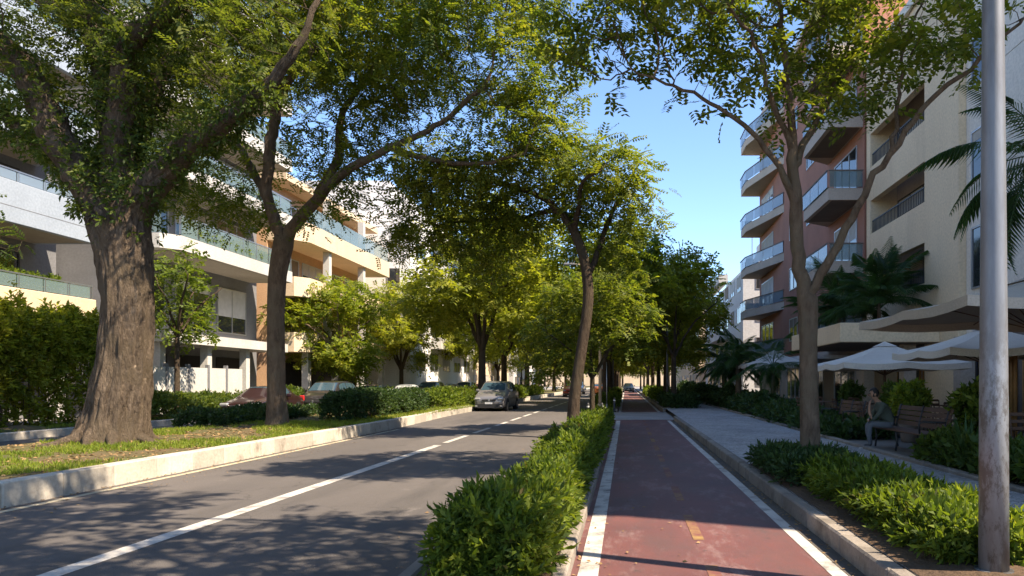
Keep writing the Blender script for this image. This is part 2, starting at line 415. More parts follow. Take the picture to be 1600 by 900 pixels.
M['galv'] = galv('galvanised_steel')
M['tyre'] = plain('tyre_rubber', (0.025, 0.025, 0.025), 0.85)
M['rim'] = plain('alloy_rim', (0.40, 0.40, 0.41), 0.3, 0.8)
M['black'] = plain('black_plastic', (0.022, 0.022, 0.023), 0.6)
M['lamp_glass'] = plain('headlamp', (0.38, 0.38, 0.38), 0.12, 0.3, 0.8)
M['tail'] = plain('tail_lamp', (0.40, 0.02, 0.02), 0.2)
M['plate'] = plain('number_plate', (0.62, 0.62, 0.62), 0.5)
# ---------------------------------------------------------------- the setting: ground, lanes, kerbs
FAR = 420.0
def kshift(y):
    """the left strip draws back a little from the road farther on"""
    t = max(0.0, min(1.0, (y - 22) / 14)); return -0.5 * t * t * (3 - 2 * t)
def sheet(name, mat, x0, x1, y0, y1, z, nx=1, ny=1, parent=None, kind='structure'):
    xs = np.linspace(x0, x1, nx + 1); ys = np.linspace(y0, y1, ny + 1)
    V = np.array([(x, y, z) for y in ys for x in xs])
    Fc = np.array([(j * (nx + 1) + i, j * (nx + 1) + i + 1, (j + 1) * (nx + 1) + i + 1, (j + 1) * (nx + 1) + i) for j in range(ny) for i in range(nx)])
    o = link_mesh(name, np_mesh(name, V, Fc), mat, parent)
    if parent is None: o['kind'] = kind
    return o

ground = sheet('ground', M['ground'], -900, 900, -300, 1500, -0.02)
road = sheet('road', M['asphalt'], -8.6, -1.73, -12, FAR, 0.0)
service = sheet('service_road', M['asphalt2'], -16.8, -12.95, -12, FAR, 0.0)
bike = sheet('bike_lane', M['bike'], -0.46, 1.98, -12, FAR, 0.0)

def line(parent, name, mat, x0, x1, y0, y1, z=0.004):
    return sheet(name, mat, x0, x1, y0, y1, z, parent=parent)
# carriageway: one long line, then dashes
line(road, 'lane_line', M['white_line'], -4.86, -4.66, -10, 18.0)
y = 18.7
for k in range(16):
    line(road, 'lane_dash', M['white_line'], -4.84, -4.68, y, y + 2.6); y += 3.6
line(road, 'lane_line', M['white_line'], -4.84, -4.68, y, FAR)
line(road, 'edge_line', M['edge_line'], -7.74, -7.62, -10, 24)
line(bike, 'edge_line', M['white_line'], -0.40, -0.23, -10, 29.5)
line(bike, 'edge_line', M['white_line'], 1.70, 1.83, -10, 29.5)
line(bike, 'edge_line', M['white_line'], -0.40, -0.25, 38.0, 200)
line(bike, 'edge_line', M['white_line'], 1.70, 1.84, 38.0, 200)
line(bike, 'gutter_strip', M['gutter'], 1.835, 1.978, -10, 29.5)
y = -2.2
for k in range(17):
    if not 28.5 < y < 37: line(bike, 'centre_dash', M['yellow_line'], 0.685, 0.795, y, y + 1.35)
    y += 2.35
# paved crossing over the cycle track for the side entrance
sheet('crossing', M['concrete'], -1.72, 2.13, 30.0, 37.5, 0.009)
sheet('sidewalk', M['paving'], 2.13, 5.1, -12, FAR, 0.185)
sheet('terrace', surf('terrace_tiles', (0.20, 0.175, 0.15), (0.15, 0.13, 0.11), 0.8, 0.6, 20, 0.2, 0.006), 5.1, 11.0, -12, FAR, 0.181)
sheet('left_pavement', M['concrete'], -24.0, -17.0, -12, FAR, 0.16)

def bumpy(name, mat, x0, x1, y0, y1, z, amp, n, m, seed, bend=0):
    xs = np.linspace(x0, x1, n + 1); ys = np.linspace(y0, y1, m + 1)
    V = []
    for yy in ys:
        for i, xx in enumerate(xs):
            e = min(1, 3 * min(i, n - i) / n)
            V.append((xx + (kshift(yy) * e0 * i / n if (e0 := bend) else 0), yy, z + amp * e * (0.5 + noise.noise(Vector((xx * 0.6 + seed, yy * 0.6, 0)))) + 0.02 * e * noise.noise(Vector((xx * 3, yy * 3, seed)))))
    Fc = np.array([(j * (n + 1) + i, j * (n + 1) + i + 1, (j + 1) * (n + 1) + i + 1, (j + 1) * (n + 1) + i) for j in range(m) for i in range(n)])
    o = link_mesh(name, np_mesh(name, np.array(V), Fc), mat); o['kind'] = 'structure'
    o.data.polygons.foreach_set('use_smooth', [True] * len(Fc))
    return o
left_median = bumpy('left_median_ground', M['turf'], -12.8, -8.1, -2, 90, 0.29, 0.10, 16, 240, 3.1, 1)
sheet('left_median_ground', M['turf'], -12.8, -8.6, 90, FAR, 0.30)
bumpy('verge_ground', M['turf'], -19.2, -17.0, 10, 60, 0.17, 0.16, 10, 120, 7.7)
sheet('hedge_bed', M['soil'], -1.62, -0.58, -10, 27.0, 0.10)
sheet('hedge_bed', M['turf'], -1.62, -0.58, 38.2, FAR, 0.10)
bumpy('shrub_bed', M['soil'], 2.135, 3.45, -4, 12.3, 0.19, 0.05, 10, 90, 1.7)

def kerb(name, x0, x1, y0, y1, z1, mat, length=1.0, n_max=60, z0=-0.05, ch=0.018, bend=None):
    """a row of kerb stones, each one its own block"""
    k = empty(name, (0, y0, 0), kind='structure')
    mb = MB(); mb.bbox(x0, x1, 0.006, length - 0.006, z0, z1, ch)
    first = mb.build('kerb_stone', mat, k, local=True)
    n = int((y1 - y0) / length)
    rnd = random.Random(hash(name) % 1000 + int(abs(x0) * 100))
    for i in range(1, min(n, n_max)):
        c = bpy.data.objects.new('kerb_stone', first.data); C.objects.link(c); c.parent = k
        c.location = (rnd.uniform(-0.003, 0.003), i * length, rnd.uniform(-0.003, 0.002)); c.location.x += bend(y0 + (i + .5) * length) if bend else 0
    if n > n_max:
        mb = MB(); e = bend(1e3) if bend else 0; mb.bbox(x0 + e, x1 + e, n_max * length + 0.003, y1 - y0, z0, z1, ch)
        o = mb.build('kerb_run', mat, k, local=True); o['kind'] = 'stuff'
    return k
kerb('left_median_kerb', -8.12, -7.90, -4, FAR, 0.33, M['whitewash'], 1.0, 64, bend=kshift)
kerb('service_road_kerb', -12.97, -12.80, 0, FAR, 0.20, M['whitewash'], 1.0, 50)
kerb('verge_kerb', -17.0, -16.80, 8, FAR, 0.22, M['whitewash'], 1.0, 45)
kerb('hedge_kerb', -0.58, -0.46, -3, 27.0, 0.13, M['stone_kerb'], 1.0, 40)
kerb('hedge_kerb', -1.75, -1.62, -3, 27.0, 0.13, M['stone_kerb'], 1.0, 40)
kerb('hedge_kerb', -0.58, -0.46, 38.2, FAR, 0.13, M['stone_kerb'], 1.0, 20)
kerb('hedge_kerb', -1.75, -1.62, 38.2, FAR, 0.13, M['stone_kerb'], 1.0, 20)
kerb('sidewalk_kerb', 1.98, 2.13, -3, 29.6, 0.19, M['stone_kerb'], 1.2, 40)
kerb('sidewalk_kerb', 1.98, 2.13, 38.0, FAR, 0.19, M['stone_kerb'], 1.2, 20)
kerb('terrace_kerb', 5.02, 5.16, 8, 60, 0.25, M['stone_kerb'], 1.0, 50)
# ---------------------------------------------------------------- leaves
def leaf_blade(L, W, fold=0.12, curl=0.0):
    """one leaf as two quads folded at the midrib, along +Y"""
    return [(0, 0, 0), (W * 0.5, L * 0.45, fold * W + curl * .3), (0, L, curl), (-W * 0.5, L * 0.45, fold * W + curl * .3)], [(0, 1, 2, 3)]

def T_pinnate(pairs, L, l, wd, droop=0.18, seed=0):
    """compound leaf: leaflets in pairs along a drooping rachis of length L"""
    rnd = random.Random(seed)
    V = []; Fc = []
    for k in range(pairs):
        t = (k + 1.0) / pairs
        y = L * t; z = -droop * L * t * t
        for s in (-1, 1):
            a = R(62 + rnd.uniform(-12, 12)); s_l = l * (1 - 0.35 * abs(t - 0.5))
            d = (s * math.sin(a), math.cos(a)); n = (d[1], -d[0])
            dz = -rnd.uniform(0.05, 0.35) * s_l
            b = len(V)
            V += [(0, y, z), (d[0] * s_l * .5 + n[0] * wd * .5, y + d[1] * s_l * .5 + n[1] * wd * .5, z + dz * .3 + 0.15 * wd),
                  (d[0] * s_l, y + d[1] * s_l, z + dz), (d[0] * s_l * .5 - n[0] * wd * .5, y + d[1] * s_l * .5 - n[1] * wd * .5, z + dz * .3 - 0.1 * wd)]
            Fc.append((b, b + 1, b + 2, b + 3))
    return np.array(V, dtype=np.float32), np.array(Fc)

def T_sprig(n, L, W, up=0.5, seed=0, stem=0.12):
    """shoot with leaves set around it, axis +Y"""
    rnd = random.Random(seed); V = []; Fc = []
    for k in range(n):
        a = 2.399 * k + rnd.uniform(-.3, .3); t = k / max(1, n - 1)
        el = R(20 + 55 * t + rnd.uniform(-12, 12)) * up * 1.6
        d = Vector((math.cos(a) * math.cos(el), math.sin(el), math.sin(a) * math.cos(el)))
        sd = d.cross(Vector((0, 1, 0))); sd.normalize(); nn = sd.cross(d)
        l = L * rnd.uniform(.75, 1.15); ww = W * rnd.uniform(.8, 1.2)
        p = Vector((0, stem * t, 0)); b = len(V)
        V += [tuple(p), tuple(p + d * l * .5 + sd * ww * .5 + nn * .1 * l), tuple(p + d * l - nn * .08 * l), tuple(p + d * l * .5 - sd * ww * .5 + nn * .1 * l)]
        Fc.append((b, b + 1, b + 2, b + 3))
    return np.array(V, dtype=np.float32), np.array(Fc)

def T_blade(n, h, wd, seed=0):
    rnd = random.Random(seed); V = []; Fc = []
    for k in range(n):
        a = rnd.uniform(0, 6.28); r = rnd.uniform(0, .05); l = h * rnd.uniform(.5, 1.2); lean = rnd.uniform(.1, .7)
        x, z = r * math.cos(a * 3), r * math.sin(a * 3); dx, dz = math.cos(a), math.sin(a)
        b = len(V)
        V += [(x - dz * wd, 0, z + dx * wd), (x + dz * wd, 0, z - dx * wd), (x + dx * lean * l * .4 + dz * wd * .7, l * .6, z + dz * lean * l * .4 - dx * wd * .7), (x + dx * lean * l, l * .95, z + dz * lean * l)]
        Fc.append((b, b + 1, b + 2, b + 3))
    return np.array(V, dtype=np.float32), np.array(Fc)

def scatter(name, temps, pos, dirs, scale, rng, roll=None):
    """place leaf templates (axis +Y) at pos along dirs; one joined mesh"""
    pos = np.asarray(pos, dtype=np.float32); dirs = np.asarray(dirs, dtype=np.float32)
    N = len(pos)
    d = dirs / (np.linalg.norm(dirs, axis=1, keepdims=True) + 1e-9)
    up = np.tile(np.array([[0, 0, 1.0]]), (N, 1)) + rng.normal(0, 0.35 if roll is None else roll, (N, 3))
    x = np.cross(d, up); x /= (np.linalg.norm(x, axis=1, keepdims=True) + 1e-9)
    z = np.cross(x, d)
    Mx = np.stack([x, d, z], axis=1)          # rows: local axes in world
    sc = np.asarray(scale, dtype=np.float32).reshape(-1, 1, 1) if np.ndim(scale) else np.full((N, 1, 1), scale, np.float32)
    which = rng.integers(0, len(temps), N)
    Vs = []; Fs = []; base = 0
    for t, (tv, tf) in enumerate(temps):
        ix = np.where(which == t)[0]
        if not len(ix): continue
        v = np.einsum('kj,njl->nkl', tv, Mx[ix]) * sc[ix] + pos[ix][:, None, :]
        f = tf[None] + (np.arange(len(ix)) * len(tv))[:, None, None] + base
        Vs.append(v.reshape(-1, 3)); Fs.append(f.reshape(-1, tf.shape[1])); base += len(ix) * len(tv)
    return np_mesh(name, np.concatenate(Vs), np.concatenate(Fs))

# ---------------------------------------------------------------- trees
def smooth_path(pts, step):
    """Catmull-Rom through (x,y,z,r) points"""
    pts = [np.array(p, float) for p in pts]
    out = []
    for i in range(len(pts) - 1):
        p0 = pts[max(i - 1, 0)]; p1 = pts[i]; p2 = pts[i + 1]; p3 = pts[min(i + 2, len(pts) - 1)]
        n = max(1, int(np.linalg.norm(p2[:3] - p1[:3]) / step))
        for k in range(n):
            t = k / n
            q = 0.5 * (2 * p1 + (p2 - p0) * t + (2 * p0 - 5 * p1 + 4 * p2 - p3) * t * t + (3 * p1 - p0 - 3 * p2 + p3) * t ** 3)
            q[3] = p1[3] * (1 - t) + p2[3] * t
            out.append(q)
    out.append(pts[-1])
    return out

class Tree:
    def __init__(self, seed):
        self.pos = []; self.par = []; self.rad = []; self.rng = np.random.default_rng(seed); self.hand = 0
    def limb(self, pts, step=0.22, wob=0.02):
        """pts: (x,y,z,r); starts at the nearest node already there"""
        path = smooth_path(pts, step)
        if self.pos:
            A = np.array(self.pos); i0 = int(np.argmin(np.linalg.norm(A - path[0][:3], axis=1)))
            path = path[1:]
        else:
            i0 = -1
        for q in path:
            self.pos.append(q[:3] + (self.rng.normal(0, wob, 3) if i0 >= 0 else 0)); self.par.append(i0); self.rad.append(q[3]); i0 = len(self.pos) - 1
        self.hand = len(self.pos)
        return self
    def grow(self, blobs, natt, step=0.3, di=3.0, dk=0.45, iters=70, r_tip=0.006, expo=2.3, zmin=None, start_r=0.25):
        rng = self.rng
        vol = np.array([b[1][0] * b[1][1] * b[1][2] for b in blobs]); cnt = np.maximum(6, (natt * vol / vol.sum())).astype(int)
        att = []
        for (c, r), n in zip(blobs, cnt):
            u = rng.normal(0, 1, (n, 3)); u /= np.linalg.norm(u, axis=1, keepdims=True)
            att.append(np.array(c) + u * (rng.random((n, 1)) ** 0.42) * np.array(r))
        att = np.concatenate(att)
        pos = [np.array(p) for p in self.pos]; par = list(self.par)
        A = np.array(pos)
        ok = np.array([r < start_r for r in self.rad])
        AA = A.copy(); AA[~ok] += 1e4
        D = np.linalg.norm(att[:, None, :] - AA[None], axis=2)
        near = D.argmin(1); nd_ = D.min(1)
        alive = np.ones(len(att), bool)
        for it in range(iters):
            lim = di if it > 10 else 6.0
            sel = alive & (nd_ < lim)
            if not sel.any(): break
            ix = near[sel]
            v = att[sel] - A[ix]; v /= (np.linalg.norm(v, axis=1, keepdims=True) + 1e-9)
            un, inv = np.unique(ix, return_inverse=True)
            dsum = np.zeros((len(un), 3)); np.add.at(dsum, inv, v)
            dsum /= (np.linalg.norm(dsum, axis=1, keepdims=True) + 1e-9)
            dsum += rng.normal(0, 0.18, dsum.shape); dsum[:, 2] -= 0.03
            dsum /= (np.linalg.norm(dsum, axis=1, keepdims=True) + 1e-9)
            new = A[un] + dsum * step
            b = len(A)
            A = np.concatenate([A, new]); par += un.tolist()
            D = np.linalg.norm(att[:, None, :] - new[None], axis=2)
            m = D.min(1); am = D.argmin(1)
            bt = m < nd_
            near[bt] = am[bt] + b; nd_[bt] = m[bt]
            alive &= nd_ > dk
        self.pos = list(A); self.par = par
        n = len(A); par = np.array(par)
        acc = np.zeros(n); r = np.zeros(n); kids = np.zeros(n, int); self.size = np.ones(n, int)
        for i in range(n - 1, -1, -1):
            rr = max(r_tip ** expo, acc[i]) ** (1 / expo)
            if i < self.hand: rr = self.rad[i]
            r[i] = rr
            if par[i] >= 0:
                acc[par[i]] += rr ** expo; kids[par[i]] += 1; self.size[par[i]] += self.size[i]
        for i in range(self.hand, n):
            if r[i] > r[par[i]]: r[i] = r[par[i]]
        self.r = r; self.kids = kids; self.A = A; self.parr = par
        return self
    def wood(self, name, mat, parent, origin, sides=(18, 10, 6, 4), ridge=0.0, flare=None, min_r=0.0, fine=0.0):
        A, r, par = self.A, self.r, self.parr
        n = len(A)
        best = -np.ones(n, int)
        for i in range(n - 1, 0, -1):
            p = par[i]
            if p >= 0 and (best[p] < 0 or r[i] > r[best[p]] or (r[i] == r[best[p]] and self.size[i] > self.size[best[p]])): best[p] = i
        V = []; Fc = []
        starts = [0] + [i for i in range(1, n) if best[par[i]] != i]
        ox = Vector(origin)
        for s in starts:
            ch = [s]; c = best[s]
            while c >= 0: ch.append(c); c = best[c]
            pts = [Vector(A[i]) for i in ch]; rr = [r[i] for i in ch]
            if s > 0:
                pts = [Vector(A[par[s]])] + pts; rr = [min(rr[0] * 1.15, r[par[s]])] + rr
            if len(pts) < 2 or max(rr) < min_r: continue
            mr = max(rr)
            ns = sides[0] if mr > 0.12 else sides[1] if mr > 0.05 else sides[2] if mr > 0.018 else sides[3]
            a = None; base = len(V)
            for i, p in enumerate(pts):
                d = (pts[min(i + 1, len(pts) - 1)] - pts[max(i - 1, 0)])
                if d.length < 1e-6: d = Vector((0, 0, 1))
                d.normalize()
                if a is None:
                    a = d.cross(Vector((0.2, 0.9, 0.1))); a.normalize()
                else:
                    a = (a - d * a.dot(d)); a.normalize()
                b = d.cross(a)
                for k in range(ns):
                    th = 2 * math.pi * k / ns
                    q = a * math.cos(th) + b * math.sin(th)
                    R_ = rr[i]
                    if mr > 0.12 and ridge:
                        pp = p + q * R_
                        R_ *= 1 + ridge * (noise.noise(Vector((math.cos(th) * 2.2, math.sin(th) * 2.2, pp.z * .55))) + .6 * abs(noise.noise(Vector((math.cos(th) * 6, math.sin(th) * 6, pp.z * 1.1 + 7)))) * 2 - .35 + .9 * (.22 - abs(noise.noise(Vector((math.cos(th) * 3.4 + 5, math.sin(th) * 3.4, pp.z * .8 + 3)))) ) * 1.6)
                    if fine and s == 0:
                        f_ = noise.noise(Vector((math.cos(th) * 9, math.sin(th) * 9, p.z * 1.5))); g_ = noise.noise(Vector((math.cos(th) * 19 + 3, math.sin(th) * 19, p.z * 4)))
                        R_ *= 1 + fine * (1 - 2.6 * abs(f_)) + fine * .5 * g_
                    if flare and s == 0:
                        h = p.z - A[0][2]
                        fl = math.exp(-h / flare[1]) * flare[0]
                        R_ *= 1 + fl * (0.55 + 0.6 * max(0, math.cos(flare[2] * th + 0.7 + .6 * math.sin(2 * th))))
                    V.append(p + q * R_ - ox)
            for i in range(len(pts) - 1):
                for k in range(ns):
                    Fc.append((base + i * ns + k, base + i * ns + (k + 1) % ns, base + (i + 1) * ns + (k + 1) % ns, base + (i + 1) * ns + k))
        me = np_mesh(name, np.array([tuple(v) for v in V]), np.array(Fc))
        me.polygons.foreach_set('use_smooth', [True] * len(Fc))
        return link_mesh(name, me, mat, parent)
    def leaves(self, name, mat, parent, origin, temps, per_node=2.0, max_size=6, scale=(0.8, 1.2), spread=0.12, droop=0.15, extra=None):
        rng = self.rng
        A, par = self.A, self.parr
        ix = np.array([i for i in range(self.hand, len(A)) if self.size[i] <= max_size])
        n = int(len(ix) * per_node)
        ch = rng.choice(ix, n)
        d = A[ch] - A[par[ch]]; d /= (np.linalg.norm(d, axis=1, keepdims=True) + 1e-9)
        dirs = d * 0.55 + rng.normal(0, 0.75, d.shape); dirs[:, 2] = dirs[:, 2] * 0.6 - droop
        pos = A[ch] + rng.normal(0, spread, d.shape)
        if extra is not None:
            pos = np.concatenate([pos, extra[0]]); dirs = np.concatenate([dirs, extra[1]])
        me = scatter(name, temps, pos - np.array(origin), dirs, rng.uniform(scale[0], scale[1], len(pos)), rng)
        o = link_mesh(name, me, mat, parent); o['kind'] = 'stuff'
        return o

def epiphytes(tree, lo, hi, n, rng, out=0.06):
    """small leaves and air plants growing along the limbs"""
    ix = np.array([i for i in range(tree.hand) if lo < tree.rad[i] < hi and tree.par[i] >= 0])
    c = rng.choice(ix, n); A = tree.A; par = tree.parr
    t = rng.random((n, 1)); p = A[c] * t + A[par[c]] * (1 - t)
    u = rng.normal(0, 1, (n, 3)); u /= np.linalg.norm(u, axis=1, keepdims=True)
    return p + u * (tree.r[c][:, None] + rng.random((n, 1)) * out * 3), u + rng.normal(0, .4, (n, 3)) - np.array([0, 0, .35])

def pb(px, py, Y, rx, ry, rz):
    return (tuple(P(px, py, Y)), (rx, ry, rz))
def pl(*pts):
    """limb points (px, py, Y, width in picture pixels)"""
    return [(*P(a, b, Y), w_ * Y / FOC / 2) for a, b, Y, w_ in pts]

PIN = [T_pinnate(6, 0.42, 0.135, 0.058, seed=i) for i in range(4)]
PIN_R = [T_pinnate(5, 0.40, 0.17, 0.072, 0.25, seed=i + 9) for i in range(4)]
PIN_FAR = [T_pinnate(4, 0.55, 0.25, 0.12, seed=i + 20) for i in range(3)]

# the big old tree on the left strip
t = Tree(11)
t.limb(pl((176, 700, 15, 104), (184, 650, 15, 82), (195, 560, 15, 70), (199, 480, 15, 65), (193, 400, 15, 69), (182, 340, 15, 82)), 0.07, 0.0)
t.limb(pl((178, 340, 15, 70), (138, 285, 14.9, 56), (92, 215, 14.8, 44), (48, 125, 14.6, 38), (2, 72, 14.3, 32), (-60, 10, 14, 22)), 0.2)
t.limb(pl((178, 340, 15, 62), (185, 260, 15, 48), (176, 160, 15.2, 40), (150, 60, 15.4, 32), (110, -60, 15.6, 22), (90, -180, 15.8, 14)), 0.2)
t.limb(pl((185, 350, 15, 60), (240, 285, 15, 46), (300, 225, 14.8, 36), (370, 178, 14.5, 28), (430, 120, 14.2, 18), (480, 40, 14, 10), (510, -50, 14, 4)), 0.2)
t.limb(pl((185, 262, 15, 44), (192, 150, 14.7, 36), (200, 70, 14.5, 30), (262, 18, 14.2, 26), (330, -50, 14, 16)), 0.2)
t.limb(pl((180, 330, 15, 40), (120, 260, 15.6, 28), (40, 205, 16, 22), (-40, 150, 16.4, 14)), 0.2)
t.limb(pl((183, 300, 15, 40), (225, 180, 15.8, 28), (260, 90, 16.3, 20), (300, -20, 16.8, 14)), 0.2)
t.grow([pb(150, 30, 15.2, 2.6, 2.6, 1.6), pb(290, 10, 15, 2.3, 2.4, 1.5), pb(390, 60, 14.5, 1.7, 1.8, 1.3), pb(20, 20, 15, 2.0, 2, 1.2), pb(230, 120, 15.2, 1.2, 1.6, 1.0),
        pb(80, 210, 16, .9, 1.0, .6), pb(330, 180, 14.8, .9, 1.0, .7), pb(200, -160, 15, 4.2, 4.0, 1.5), pb(0, -120, 15, 3, 3, 1.4)], 2600, 0.25, 2.6, 0.38, start_r=0.30)
T1 = tuple(P(175, 694, 15))
tr = empty('large_tree', T1, 'massive old street tree with thick ridged trunk and flared roots on the grass strip', 'tree')
t.wood('trunk', M['bark_big'], tr, T1, (110, 10, 6, 4), 0.10, (0.16, 0.35, 7), fine=0.055)
rr_ = random.Random(8)
for k in range(9):
    a = 2 * math.pi * k / 9 + rr_.uniform(-.25, .25); L = rr_.uniform(.95, 1.7); b0 = Vector((math.cos(a), math.sin(a), 0)); sdv = Vector((-math.sin(a), math.cos(a), 0)) * rr_.uniform(-.35, .35)
    mb = MB(); mb.tube([b0 * .42 + Vector((0, 0, .42)), b0 * .62 + Vector((0, 0, .16)), b0 * (.62 + .35 * (L - .6)) + sdv * .3 + Vector((0, 0, .05)), b0 * L + sdv + Vector((0, 0, -.05))], [.12, .13, .085, .03], 9)
    mb.build('root', M['bark_big'], tr, local=True, smooth=True)
rg = np.random.default_rng(5)
ep, ed = epiphytes(t, 0.12, 0.40, 4600, rg, 0.10)
lf = t.leaves('crown', M['leaf_a'], tr, T1, PIN, 2.5, 9, (0.6, 1.0), 0.20)
SPR_S = [T_sprig(6, 0.11, 0.045, 0.6, i) for i in range(3)]
o = link_mesh('climbing_leaves', scatter('climbing_leaves', SPR_S, ep - np.array(T1), ed, rg.uniform(.7, 1.4, len(ep)), rg), M['leaf_c'], tr); o['kind'] = 'stuff'

# second tree on the left strip
t = Tree(23)
t.limb(pl((434, 672, 20.3, 32), (432, 600, 20.3, 26), (431, 500, 20.3, 25), (434, 430, 20.3, 26), (444, 375, 20.3, 31)), 0.2, 0.0)
t.limb(pl((444, 375, 20.3, 20), (418, 310, 20.2, 16), (424, 220, 20.2, 17), (436, 110, 20.4, 14), (432, 0, 20.6, 10), (420, -90, 20.8, 7)))
t.limb(pl((444, 375, 20.3, 20), (490, 318, 20, 17), (540, 268, 19.6, 14), (610, 232, 19.2, 11), (690, 190, 18.8, 8), (760, 130, 18.5, 8)))
t.limb(pl((490, 318, 20, 17), (526, 250, 20.4, 13), (536, 175, 20.8, 10), (580, 110, 21.2, 8), (620, 40, 21.6, 6)))
t.limb(pl((418, 310, 20.2, 14), (380, 240, 21, 10), (330, 180, 21.6, 7), (290, 120, 22, 5)))
t.limb(pl((430, 160, 20.3, 12), (480, 90, 19.5, 9), (540, 30, 19, 7), (590, -40, 18.6, 5)))
t.limb(pl((610, 232, 19.2, 11), (680, 250, 18.7, 8), (750, 255, 18.4, 6), (820, 240, 18.2, 4)))
t.grow([pb(430, 40, 20.5, 2.6, 3.0, 2.0), pb(560, 70, 19.6, 2.3, 2.8, 1.7), pb(690, 90, 19, 2.3, 2.6, 1.6), pb(790, 70, 18.5, 1.7, 2.2, 1.4), pb(850, 120, 18.5, 1.2, 1.6, 1.1), pb(810, 210, 18.4, 1.3, 1.6, 1.0),
        pb(690, 255, 19, 1.8, 1.6, .8), pb(590, 175, 20.5, 1.6, 1.8, 1.0), pb(330, 150, 21.5, 1.4, 1.5, 1.1), pb(390, 265, 20.6, .8, .9, .8), pb(300, 265, 21, 1.5, 1.4, .9), pb(345, 320, 20.7, 1.6, 1.3, .7), pb(390, 345, 20.8, .8, .9, .5), pb(500, 335, 20.0, 1.1, 1.0, .6), pb(505, 235, 20.6, 1.3, 1.3, .9), pb(575, 245, 20.2, .9, 1.0, .5), pb(560, 300, 19.8, .8, .9, .5), pb(520, -70, 19.8, 4.4, 4.2, 1.6), pb(760, -50, 18.8, 2.6, 3, 1.2)], 4800, 0.26, 2.6, 0.38)
T2 = tuple(P(434, 668, 20.3))
tr = empty('street_tree', T2, 'pale barked tree forking above the kerb, its wide crown arching over the road', 'tree')
t.wood('trunk', M['bark_mid'], tr, T2, (20, 9, 5, 3), 0.04, (0.35, 0.3, 5))
t.leaves('crown', M['leaf_b'], tr, T2, PIN, 4.6, 9, (0.75, 1.15), 0.21)

# leaning tree in the hedge between road and cycle track
t = Tree(31)
t.limb(pl((894, 684, 20.2, 21), (898, 620, 20.2, 18), (908, 550, 20.2, 17), (919, 470, 20.2, 17), (914, 410, 20.2, 16), (898, 362, 20.2, 15)), 0.2, 0.0)
t.limb(pl((898, 362, 20.2, 13), (872, 328, 20.2, 10), (830, 300, 20.4, 8), (770, 285, 20.6, 8), (700, 275, 20.8, 5)))
t.limb(pl((916, 440, 20.2, 11), (938, 380, 20.6, 9), (962, 320, 20.8, 7), (985, 285, 21, 4)))
t.limb(pl((898, 362, 20.2, 11), (905, 320, 19.6, 8), (912, 285, 19, 6), (940, 265, 18.6, 4)))
t.limb(pl((872, 328, 20.2, 9), (815, 340, 21.2, 7), (745, 345, 22, 5), (680, 350, 22.6, 3.5)))
t.grow([pb(740, 285, 20.7, 2.3, 1.8, 0.9), pb(840, 270, 20.3, 1.6, 1.8, 0.8), pb(925, 270, 19.8, 1.5, 1.6, 0.8), pb(970, 300, 20.4, 1.0, 1.3, 0.8), pb(950, 250, 19.6, 1.0, 1.2, .6), pb(990, 350, 21, .8, 1.0, .7), pb(900, 300, 20.2, 1.0, 1.2, .6), pb(700, 350, 22, 1.5, 1.5, .9), pb(800, 350, 21.5, 1.3, 1.5, .7),
        pb(965, 395, 21.2, .8, 1.2, .8), pb(640, 330, 22, .9, 1.2, .8), pb(850, 225, 20.3, 1.3, 1.6, .7), pb(760, 400, 22.5, 1.2, 1.2, .7), pb(900, 330, 20.6, 1.2, 1.4, .7), pb(620, 385, 22.3, .7, .8, .6)], 2700, 0.24, 2.5, 0.36)
T3 = tuple(P(894, 682, 20.2)); 
tr = empty('street_tree', T3, 'dark leaning tree rising from the green hedge beside the cycle track', 'tree')
t.wood('trunk', M['bark_dark'], tr, T3, (18, 8, 5, 3), 0.05, (0.3, 0.25, 5))
t.leaves('crown', M['leaf_b'], tr, T3, PIN, 5.2, 10, (0.75, 1.2), 0.21)

# tree at the sidewalk kerb on the right
t = Tree(47)
t.limb(pl((1267, 748, 11.2, 35), (1266, 690, 11.2, 31), (1264, 600, 11.2, 28), (1263, 530, 11.2, 28), (1262, 470, 11.2, 33)), 0.15, 0.0)
t.limb(pl((1262, 470, 11.2, 24), (1246, 400, 11.2, 22), (1243, 320, 11.2, 20), (1240, 262, 11.2, 17), (1238, 200, 11.2, 13), (1228, 110, 11.2, 10), (1220, 20, 11.3, 7)), 0.15)
t.limb(pl((1264, 470, 11.2, 17), (1300, 400, 11, 14), (1340, 325, 10.8, 12), (1392, 240, 10.6, 10), (1450, 158, 10.4, 8), (1530, 92, 10.2, 7), (1600, 30, 10, 4)), 0.15)
t.limb(pl((1243, 310, 11.2, 14), (1215, 260, 11.1, 10), (1175, 205, 11, 8), (1110, 160, 10.9, 6), (1040, 128, 10.8, 4.5), (985, 108, 10.7, 3)), 0.15)
t.limb(pl((1241, 262, 11.2, 15), (1262, 215, 11.5, 11), (1292, 160, 11.8, 8), (1320, 90, 12, 6), (1340, 10, 12.2, 4)), 0.15)
t.limb(pl((1240, 240, 11.2, 11), (1205, 150, 10.8, 8), (1180, 70, 10.5, 6), (1130, 0, 10.2, 4)), 0.15)
t.limb(pl((1392, 240, 10.6, 8), (1405, 150, 10.8, 6), (1415, 70, 11, 4), (1440, 0, 11.2, 3)), 0.15)
